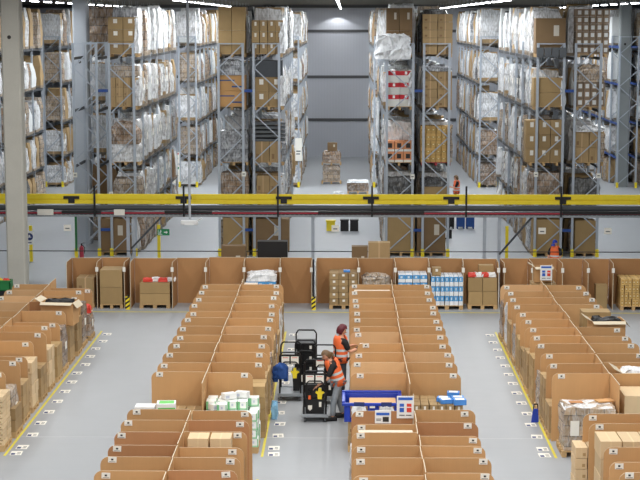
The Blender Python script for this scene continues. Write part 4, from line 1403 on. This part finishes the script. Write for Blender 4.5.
def add_head(body, centre, face_dir, r=0.1, tilt=0.0):
    """appends a modelled head (skull, jaw, nose, ears, eyes, mouth) to the body's own mesh"""
    f = Vector(face_dir).normalized()
    up0 = Vector((0, 0, 1))
    side = f.cross(up0).normalized()
    up = side.cross(f)
    c = Vector(centre)
    vs, fs, mi = [], [], []
    nu, nv = 20, 14

    def P(a, b_, u):
        return c + side * a + f * b_ + up * u
    for j in range(nv + 1):
        th = PI * j / nv
        for i in range(nu):
            ph = 2 * PI * i / nu
            a = 0.075 * math.sin(th) * math.cos(ph)
            b_ = 0.095 * math.sin(th) * math.sin(ph)
            u = 0.118 * math.cos(th)
            if u < 0:
                k = 1 + u * 2.2
                a *= max(0.55, k)
                b_ = b_ * (max(0.75, k + 0.12)) + 0.008
            fr = b_ / 0.095
            if fr > 0.8 and -0.035 < u < 0.02 and abs(a) < 0.02:
                b_ += 0.024 * (1 if u < 0 else 0.5)
            if fr > 0.6 and 0.0 < u < 0.035 and 0.018 < abs(a) < 0.05:
                b_ -= 0.007
            vs.append(P(a, b_, u))
    for j in range(nv):
        for i in range(nu):
            fs.append((j * nu + i, (j + 1) * nu + i, (j + 1) * nu + (i + 1) % nu, j * nu + (i + 1) % nu))
            mi.append(0)

    def blob(a, b_, u, ra, rb, ru, m):
        o_ = len(vs)
        n, k = 8, 5
        for j in range(k + 1):
            th = PI * j / k
            for i in range(n):
                ph = 2 * PI * i / n
                vs.append(P(a + ra * math.sin(th) * math.cos(ph), b_ + rb * math.sin(th) * math.sin(ph), u + ru * math.cos(th)))
        for j in range(k):
            for i in range(n):
                fs.append((o_ + j * n + i, o_ + (j + 1) * n + i, o_ + (j + 1) * n + (i + 1) % n, o_ + j * n + (i + 1) % n))
                mi.append(m)
    for s_ in (-1, 1):
        blob(s_ * 0.03, 0.082, 0.012, 0.012, 0.008, 0.007, 1)
        blob(s_ * 0.03, 0.086, 0.03, 0.016, 0.006, 0.003, 3)
        blob(s_ * 0.074, 0.0, 0.0, 0.012, 0.02, 0.032, 0)
    blob(0, 0.088, -0.055, 0.022, 0.008, 0.006, 2)
    me = body.data
    ov = [v.co[:] for v in me.vertices]
    of = [tuple(p.vertices) for p in me.polygons]
    om = [p.material_index for p in me.polygons]
    n0 = len(ov)
    new = bpy.data.meshes.new('body')
    new.from_pydata(ov + [tuple(v) for v in vs], [], of + [tuple(n0 + q for q in g) for g in fs])
    for m in (M['skin'], M['ink'], M['sign_red'], M['hair_brown']):
        new.materials.append(m)
    new.polygons.foreach_set('material_index', om + mi)
    new.polygons.foreach_set('use_smooth', [True] * (len(of) + len(fs)))
    new.update()
    body.data = new
    return f, side, up


def hair(parent, centre, frame, m, style):
    f, side, up = frame
    c = Vector(centre)
    b = MB()
    vs, fs = [], []
    nu, nv = 18, 10
    rr = random.Random(3)
    for j in range(nv + 1):
        th = PI * (0.72 if style != 'cap' else 0.5) * j / nv
        for i in range(nu):
            ph = 2 * PI * i / nu
            sa, ca = math.sin(ph), math.cos(ph)
            t_ = th
            if sa > 0.25:                        # keep the face free
                t_ = min(th, PI * 0.36)
            j_ = rr.uniform(-0.008, 0.012) if style == 'short' else 0.0
            g = 1.28 if style == 'short' else 1.12
            vs.append(c + side * ((0.082 * g + j_) * math.sin(t_) * ca) + f * ((0.1 * g + j_) * math.sin(t_) * sa - 0.006) + up * ((0.125 * g + j_) * math.cos(t_)))
    for j in range(nv):
        for i in range(nu):
            fs.append((j * nu + i, (j + 1) * nu + i, (j + 1) * nu + (i + 1) % nu, j * nu + (i + 1) % nu))
    b.add(vs, fs)
    if style == 'tail':
        p0 = c - f * 0.1 + up * 0.0
        b.cyl(p0, p0 - f * 0.07 - Vector((0, 0, 0.06)), 0.03, 8, 0, 0.035)
        b.cyl(p0 - f * 0.07 - Vector((0, 0, 0.06)), p0 - f * 0.07 - Vector((0, 0, 0.2)), 0.035, 8, 0, 0.01)
    if style == 'cap':
        b.bar(c + f * 0.09 + up * 0.04, c + f * 0.19 + up * 0.02, 0.14, 0.012)
    return b.build('cap' if style == 'cap' else 'hair', M[m], parent, smooth=True)


def hand(pts, edges, tag_, wrist, d, palm_n, curl, size=1.0):
    """palm and five bent fingers as branches of the body graph"""
    d = Vector(d).normalized()
    n_ = Vector(palm_n).normalized()
    sd = d.cross(n_).normalized()
    w_ = Vector(wrist)
    pc = w_ + d * 0.075 * size
    pts[tag_ + 'palm'] = (tuple(pc), (0.034, 0.02))
    edges.append((tag_ + 'wrist', tag_ + 'palm'))
    for k, (off, ln) in enumerate(((0.03, 0.075), (0.01, 0.085), (-0.01, 0.08), (-0.03, 0.062))):
        a = pc + d * 0.02 + sd * off
        b_ = a + d * ln * 0.5 + n_ * ln * 0.2 * curl
        e = b_ + d * ln * (0.5 - 0.25 * curl) + n_ * ln * 0.45 * curl
        pts['%sf%da' % (tag_, k)] = (tuple(a), 0.0105)
        pts['%sf%db' % (tag_, k)] = (tuple(b_), 0.0095)
        pts['%sf%dc' % (tag_, k)] = (tuple(e), 0.008)
        edges += [(tag_ + 'palm', '%sf%da' % (tag_, k)), ('%sf%da' % (tag_, k), '%sf%db' % (tag_, k)), ('%sf%db' % (tag_, k), '%sf%dc' % (tag_, k))]
    a = w_ + d * 0.045 + sd * 0.04
    b_ = a + d * 0.035 + sd * 0.015 + n_ * 0.015
    pts[tag_ + 'ta'] = (tuple(a), 0.012)
    pts[tag_ + 'tb'] = (tuple(b_), 0.0095)
    edges += [(tag_ + 'palm', tag_ + 'ta'), (tag_ + 'ta', tag_ + 'tb')]


def person(label, loc, rot, J, face, hairm, hstyle, trousers, gloves=False, group=None):
    """J: joints in body space, x to the figure's right, y forward, z up"""
    t = thing('person', label, 'person', loc, rot, group)
    pel, chest, neck, head = (Vector(J[k]) for k in ('pelvis', 'chest', 'neck', 'head'))
    mid = (pel + chest) / 2
    pts = {'pelvis': (tuple(pel), (0.145, 0.115)), 'mid': (tuple(mid), (0.125, 0.1)), 'chest': (tuple(chest), (0.15, 0.115)),
           'neck': (tuple(neck), (0.058, 0.058)), 'head': (tuple(head - (head - neck) * 0.25), (0.055, 0.06))}
    edges = [('pelvis', 'mid'), ('mid', 'chest'), ('chest', 'neck'), ('neck', 'head')]
    for s_, sx in (('l', -1), ('r', 1)):
        sh, el, wr = (Vector(J[s_ + k]) for k in ('sh', 'el', 'wr'))
        pts[s_ + 'sh'] = (tuple(sh), 0.062)
        pts[s_ + 'el'] = (tuple(el), 0.042)
        pts[s_ + 'wrist'] = (tuple(wr), 0.029)
        edges += [('chest', s_ + 'sh'), (s_ + 'sh', s_ + 'el'), (s_ + 'el', s_ + 'wrist')]
        hand(pts, edges, s_, wr, wr - el, J.get(s_ + 'palm', (-sx, 0, 0)), 0.7)
        hp, kn, an = (Vector(J[s_ + k]) for k in ('hip', 'kn', 'an'))
        toe = an + Vector(J.get('toe', (0, 0.15, 0))) * 0.8
        toe.z = 0.03
        pts[s_ + 'hip'] = (tuple(hp), 0.088)
        pts[s_ + 'kn'] = (tuple(kn), 0.06)
        pts[s_ + 'an'] = (tuple(an), 0.042)
        pts[s_ + 'toe'] = (tuple(toe), 0.032)
        edges += [('pelvis', s_ + 'hip'), (s_ + 'hip', s_ + 'kn'), (s_ + 'kn', s_ + 'an'), (s_ + 'an', s_ + 'toe')]
    body = skin_mesh('body', pts, edges, [M['skin']], t)
    fr = add_head(body, head, face)
    hair(t, head, fr, hairm, hstyle)
    # trousers
    p2, e2 = {'pelvis': (tuple(pel + (mid - pel) * 0.25), (0.16, 0.13))}, []
    for s_ in ('l', 'r'):
        hp, kn, an = (Vector(J[s_ + k]) for k in ('hip', 'kn', 'an'))
        p2[s_ + 'hip'] = (tuple(hp), 0.102)
        p2[s_ + 'kn'] = (tuple(kn), 0.076)
        p2[s_ + 'an'] = (tuple(an + Vector((0, 0, 0.02))), 0.066)
        e2 += [('pelvis', s_ + 'hip'), (s_ + 'hip', s_ + 'kn'), (s_ + 'kn', s_ + 'an')]
    skin_mesh('trousers', p2, e2, [M[trousers]], t)
    # black t-shirt with sleeves to the elbow
    p3 = {'mid': (tuple(pel + (mid - pel) * 0.6), (0.15, 0.125)), 'chest': (tuple(chest), (0.165, 0.128)), 'neck': (tuple(neck - (neck - chest) * 0.2), (0.08, 0.075))}
    e3 = [('mid', 'chest'), ('chest', 'neck')]
    for s_ in ('l', 'r'):
        sh, el = Vector(J[s_ + 'sh']), Vector(J[s_ + 'el'])
        p3[s_ + 'sh'] = (tuple(sh), 0.092)
        p3[s_ + 'el'] = (tuple(el + (sh - el) * 0.1), 0.068)
        e3 += [('chest', s_ + 'sh'), (s_ + 'sh', s_ + 'el')]
    skin_mesh('shirt', p3, e3, [M['cloth_black']], t)
    # vest: lofted sleeveless shell around the torso with two reflective bands
    ax = (chest - pel).normalized()
    sd = Vector((1, 0, 0))
    fw = ax.cross(sd) * -1 if ax.cross(sd).y < 0 else ax.cross(sd)
    n = 24
    vs, fs, mi = [], [], []
    L = (chest - pel).length
    rows = [(-0.10, .205, .165), (0.06, .2, .16), (0.12, .197, .158), (0.20, .195, .158), (0.26, .196, .16), (0.36, .2, .163), (0.46, .185, .165), (0.54, .165, .155), (0.60, .13, .12)]
    k_ = L / 0.42
    for (h_, a, b_) in rows:
        for i in range(n):
            q = 2 * PI * i / n
            c_ = pel + ax * (h_ * k_)
            vs.append(c_ + sd * (a * math.cos(q)) + fw * (b_ * math.sin(q)))
    for j in range(len(rows) - 1):
        for i in range(n):
            if j >= 5 and (i in (23, 0, 11, 12) or (j >= 6 and i in (22, 1, 10, 13))):
                continue                        # arm holes
            fs.append((j * n + i, j * n + (i + 1) % n, (j + 1) * n + (i + 1) % n, (j + 1) * n + i))
            mi.append(1 if j in (1, 3) else 0)
    b = MB()
    b.v, b.f, b.mi = [tuple(v) for v in vs], fs, mi
    v = b.build('safety_vest', [M['orange'], M['reflect']], t, smooth=True)
    so = v.modifiers.new('thick', 'SOLIDIFY')
    so.thickness = 0.012
    for s_ in ('l', 'r'):
        an = Vector(J[s_ + 'an'])
        d = Vector(J.get('toe', (0, 0.15, 0))).normalized()
        a = math.atan2(-d.x, d.y)
        MB().lumpy(-0.05, 0.05, -0.09, 0.2, -an.z, 0.03, 0.004, (4, 6, 3), top=0.7).build('shoe', M['black'], t, (an.x, an.y, an.z), a, True)
    if gloves:
        for s_ in ('r',):
            wr, el = Vector(J[s_ + 'wr']), Vector(J[s_ + 'el'])
            d = (wr - el).normalized()
            MB().cyl(wr - d * 0.03, wr + d * 0.06, 0.04, 10, 0, 0.05).build('work_cuff', M['cloth_black'], t)
            MB().rbox(-0.035, 0.035, -0.05, 0.05, -0.02, 0.05, 0.3).build('scanner', M['white'], t, tuple(wr + d * 0.14 + Vector((0, 0, 0.03))))
    return t


JA = dict(pelvis=(0, 0, 0.95), chest=(0, 0.0, 1.36), neck=(0, 0.01, 1.52), head=(0, 0.04, 1.65), lsh=(-0.19, 0, 1.42), rsh=(0.19, 0.0, 1.42),
          lel=(-0.22, 0.14, 1.16), lwr=(-0.16, 0.36, 1.2), rel=(0.24, 0.1, 1.14), rwr=(0.22, 0.33, 1.2),
          lhip=(-0.1, 0, 0.9), rhip=(0.1, 0, 0.9), lkn=(-0.1, 0.02, 0.49), rkn=(0.1, 0.02, 0.49), lan=(-0.1, -0.02, 0.08), ran=(0.1, -0.02, 0.08), lpalm=(0.3, 0, -1), rpalm=(-0.3, 0, -1))
person('person with short red hair in orange vest reaching towards a cardboard divider', (-0.1, 41.25, 0), -PI / 2 + 0.5, JA, (0.25, 1, -0.3), 'hair_red', 'short', 'jeans_dark', True).scale = (1.14, 1.12, 1.05)
JB = dict(pelvis=(0, -0.06, 0.95), chest=(0, 0.06, 1.33), neck=(0, 0.13, 1.48), head=(0, 0.2, 1.58), lsh=(-0.18, 0.08, 1.38), rsh=(0.18, 0.08, 1.38),
          lel=(-0.22, 0.22, 1.05), lwr=(-0.14, 0.4, 0.9), rel=(0.22, 0.2, 1.05), rwr=(0.13, 0.4, 0.9),
          lhip=(-0.1, -0.06, 0.9), rhip=(0.1, -0.06, 0.9), lkn=(-0.12, 0.06, 0.48), rkn=(0.13, -0.1, 0.48), lan=(-0.11, 0.08, 0.08), ran=(0.16, -0.2, 0.08), lpalm=(0.3, 0, -1), rpalm=(-0.3, 0, -1))
person('person in orange vest and washed grey jeans bending over the nearest trolley', (-0.22, 38.66, 0), PI / 2 + 0.2, JB, (0, 1, -0.7), 'hair_brown', 'tail', 'jeans').scale = (1.12, 1.12, 1.03)
JC = dict(JA, lel=(-0.24, 0.05, 1.14), lwr=(-0.18, 0.25, 1.06), rel=(0.24, 0.05, 1.14), rwr=(0.18, 0.25, 1.06))
person('person in blue cap and orange vest working behind the back bays', (7.78, 58.6, 0), PI - 0.5, JC, (0.2, 1, -0.7), 'blue', 'cap', 'jeans_dark')
person('person in orange vest standing far off in the aisle right of centre', (5.83, 83, 0), PI / 2 + 0.2, JA, (0, 1, -0.2), 'hair_brown', 'short', 'jeans_dark')

# ------------------------------------------------------------------ things on the floor beyond the conveyor
t = thing('pallet_load', 'two-tier wrapped brown pallet stack with a box on top in the central aisle', 'pallet load', (-0.8, 96.6, 0))
put('pallet', PALLET, t)
MB().lumpy(-0.5, 0.5, -0.4, 0.4, 0.144, 1.1, 0.05, (6, 4, 5)).build('wrapped_goods', M['film_clear'], t)
put('pallet', PALLET, t, (0, 0, 1.12))
MB().lumpy(-0.52, 0.55, -0.4, 0.4, 1.27, 1.95, 0.05, (6, 4, 4)).build('wrapped_goods', M['film_brown'], t)
put('carton', carton_mesh(0.6, 0.5, 0.5, 'carton_dark'), t, (0.05, 0, 1.97))
t = thing('pallet_load', 'low film-covered brown load on the floor right of the aisle centre', 'pallet load', (0.75, 91, 0))
put('pallet', PALLET, t)
MB().lumpy(-0.6, 0.6, -0.4, 0.4, 0.144, 0.62, 0.04, (6, 4, 3)).build('wrapped_goods', M['film_brown'], t)
MB().lumpy(-0.62, 0.62, -0.41, 0.41, 0, 0.12, 0.03, (6, 4, 1)).build('film_cover', M['film_bright'], t, (0, 0, 0.62))
o = MB().lumpy(-0.3, 0.3, -0.2, 0.2, 0, 0.3, 0.03, (4, 3, 3)).build('floor_bag', M['film_bright'], None, (-0.35, 89, 0))
tag(o, 'small white bundle on the floor of the central aisle', 'bag')
b = MB().box(-0.2, 0.2, -0.15, 0.15, 0.0, 0.45).box(-0.23, 0.23, -0.18, 0.18, 0.45, 0.5)
tag(b.build('bin', M['yellow'], None, (-0.65, 74.5, 0)), 'yellow bin on the floor under the conveyor, central aisle', 'bin')
for i, x in enumerate((0.0, 0.45)):
    tag(MB().box(-0.19, 0.19, -0.2, 0.2, 0, 0.5).box(-0.21, 0.21, -0.22, 0.22, 0.5, 0.54).build('bin', M['black'], None, (x, 74.5, 0)), '%s of two black bins beside the yellow bin' % ('left', 'right')[i], 'bin')
for i, (x, m_) in enumerate(((5.0, 'black'), (5.5, 'cloth_blue'), (5.95, 'cloth_blue'))):
    b = MB().box(-0.19, 0.19, -0.2, 0.2, 0.1, 0.62)
    for sx in (-0.15, 0.15):
        for sy in (-0.15, 0.15):
            b.box(sx - 0.03, sx + 0.03, sy - 0.03, sy + 0.03, 0, 0.1)
    tag(b.build('bin', M[m_], None, (x, 75.4, 0)), ('black wheeled bin in the second aisle under the conveyor', 'left of two blue wheeled bins in the second aisle', 'right of two blue wheeled bins in the second aisle')[i], 'bin')
t = thing('pallet_truck', 'white-covered pallet truck on the floor of the second aisle', 'pallet truck', (4.45, 71.5, 0), 0.4)
MB().box(-0.55, 0.2, -0.25, -0.1, 0.06, 0.12).box(-0.55, 0.2, 0.1, 0.25, 0.06, 0.12).box(0.1, 0.3, -0.25, 0.25, 0.06, 0.45).build('fork', M['black'], t)
MB().bar((0.25, 0, 0.4), (0.5, 0, 1.1), 0.04, 0.04).build('handle', M['blackm'], t)
MB().lumpy(-0.5, 0.1, -0.3, 0.3, 0.12, 0.5, 0.06, (5, 4, 3), top=0.6).build('film_cover', M['film_bright'], t)
for i, (x, y) in enumerate(((6.9, 62.6), (8.1, 62.4))):
    pass
for x, y, nm in ((6.6, 64.6, 'left of the tan sleeve box'), (-7.6, 64.8, 'right of the dark sleeve box'), (-12.8, 64.5, 'left of the grey column')):
    b = MB().box(-0.06, 0.06, -0.06, 0.06, 0, 1.5, 0).box(-0.12, 0.12, -0.12, 0.12, 0, 0.02, 1)
    tag(b.build('guard_post', [M['yellow'], M['steel']], None, (x, y, 0)), 'tall yellow guard post standing %s' % nm, 'guard post', 'yellow guard posts')
# cartons and goods on the floor just behind the bays
for (x, y, W, D, H, m_, lab) in ((-4.0, 57.2, 0.9, 0.5, 1.75, 'carton_dark', 'tall dark carton behind the bays left of the middle bollard'),
                                 (-2.6, 57.3, 1.1, 0.5, 1.9, 'black', 'black crate stack behind the bays near the middle bollard'),
                                 (1.25, 57.4, 0.8, 0.5, 1.85, 'carton', 'brown carton behind the bays right of the white post'),
                                 (0.55, 57.4, 0.6, 0.5, 1.7, 'carton_dark', 'dark carton beside the brown one behind the bays')):
    o = put('cardboard_box' if 'carton' in m_ else 'crate_stack', carton_mesh(W, D, H, m_), None, (x, y, 0))
    tag(o, lab, 'box')
# paper signs on the rack ends
for x, z, W, H, y, nm, m2 in ((-9.98, 1.40, 0.45, 0.68, 94.17, 'red marked', 'sign_red'), (-9.98, 0.2, 0.45, 1.1, 94.17, 'green headed', 'green_sign'), (-2.72, 1.56, 0.4, 1.35, 94.17, 'tall plain', 'card')):
    b = MB().box(-W / 2, W / 2, -0.008, 0.008, 0, H, 0).box(-W * 0.4, W * 0.4, -0.011, -0.007, H * 0.78, H * 0.9, 1).box(-W * 0.35, W * 0.3, -0.011, -0.007, H * 0.4, H * 0.45, 2).box(-W * 0.35, W * 0.2, -0.011, -0.007, H * 0.28, H * 0.33, 2)
    tag(b.build('rack_sign', [M['card'], M[m2], M['rubber']], None, (x, y, z)), '%s white sign fixed at the end of a rack' % nm, 'sign', 'white rack signs')

for x, z, nm in ((-11.24, 3.3, 'left post around the column'), (-9.75, 2.5, 'post right of the column'), (-4.2, 3.35, 'second post left of centre'), (2.82, 3.25, 'post right of the central aisle'),
                 (7.94, 3.35, 'post right of second aisle'), (10.53, 3.3, 'rightmost front post')):
    b = MB().box(-0.09, 0.09, -0.006, 0.006, 0, 0.2, 0).box(-0.05, 0.05, -0.009, -0.005, 0.08, 0.12, 1)
    tag(b.build('rack_card', [M['card'], M['rubber']], None, (x, NEAR_Y - 0.008, z)), 'small white card fixed to the %s' % nm, 'notice card', 'white cards on rack posts')

for i, (dx, dy, m_, nm) in enumerate(((0.0, 0.1, 'sign_red', 'red packet lying on the wrapped load at the far corner of leftmost row'), (-0.3, 0.0, 'orange', 'orange packet left of the red one on the leftmost row'))):
    b = MB().lumpy(-0.13, 0.13, -0.12, 0.12, 0, 0.24, 0.02, (4, 4, 3), top=0.8)
    tag(b.build('packet', M[m_], None, (-7.98 + dx, 48.6 + dy, 0.82)), nm, 'packet')
b = MB().lumpy(-0.07, 0.07, -0.14, 0.14, 0, 0.42, 0.025, (3, 4, 5), top=0.6)
tag(b.build('plastic_bag', M['bag_blue'], None, (-1.73, 38.75, 0.004)), 'pale blue plastic bag on the yellow line left of the nearest trolley', 'bag')
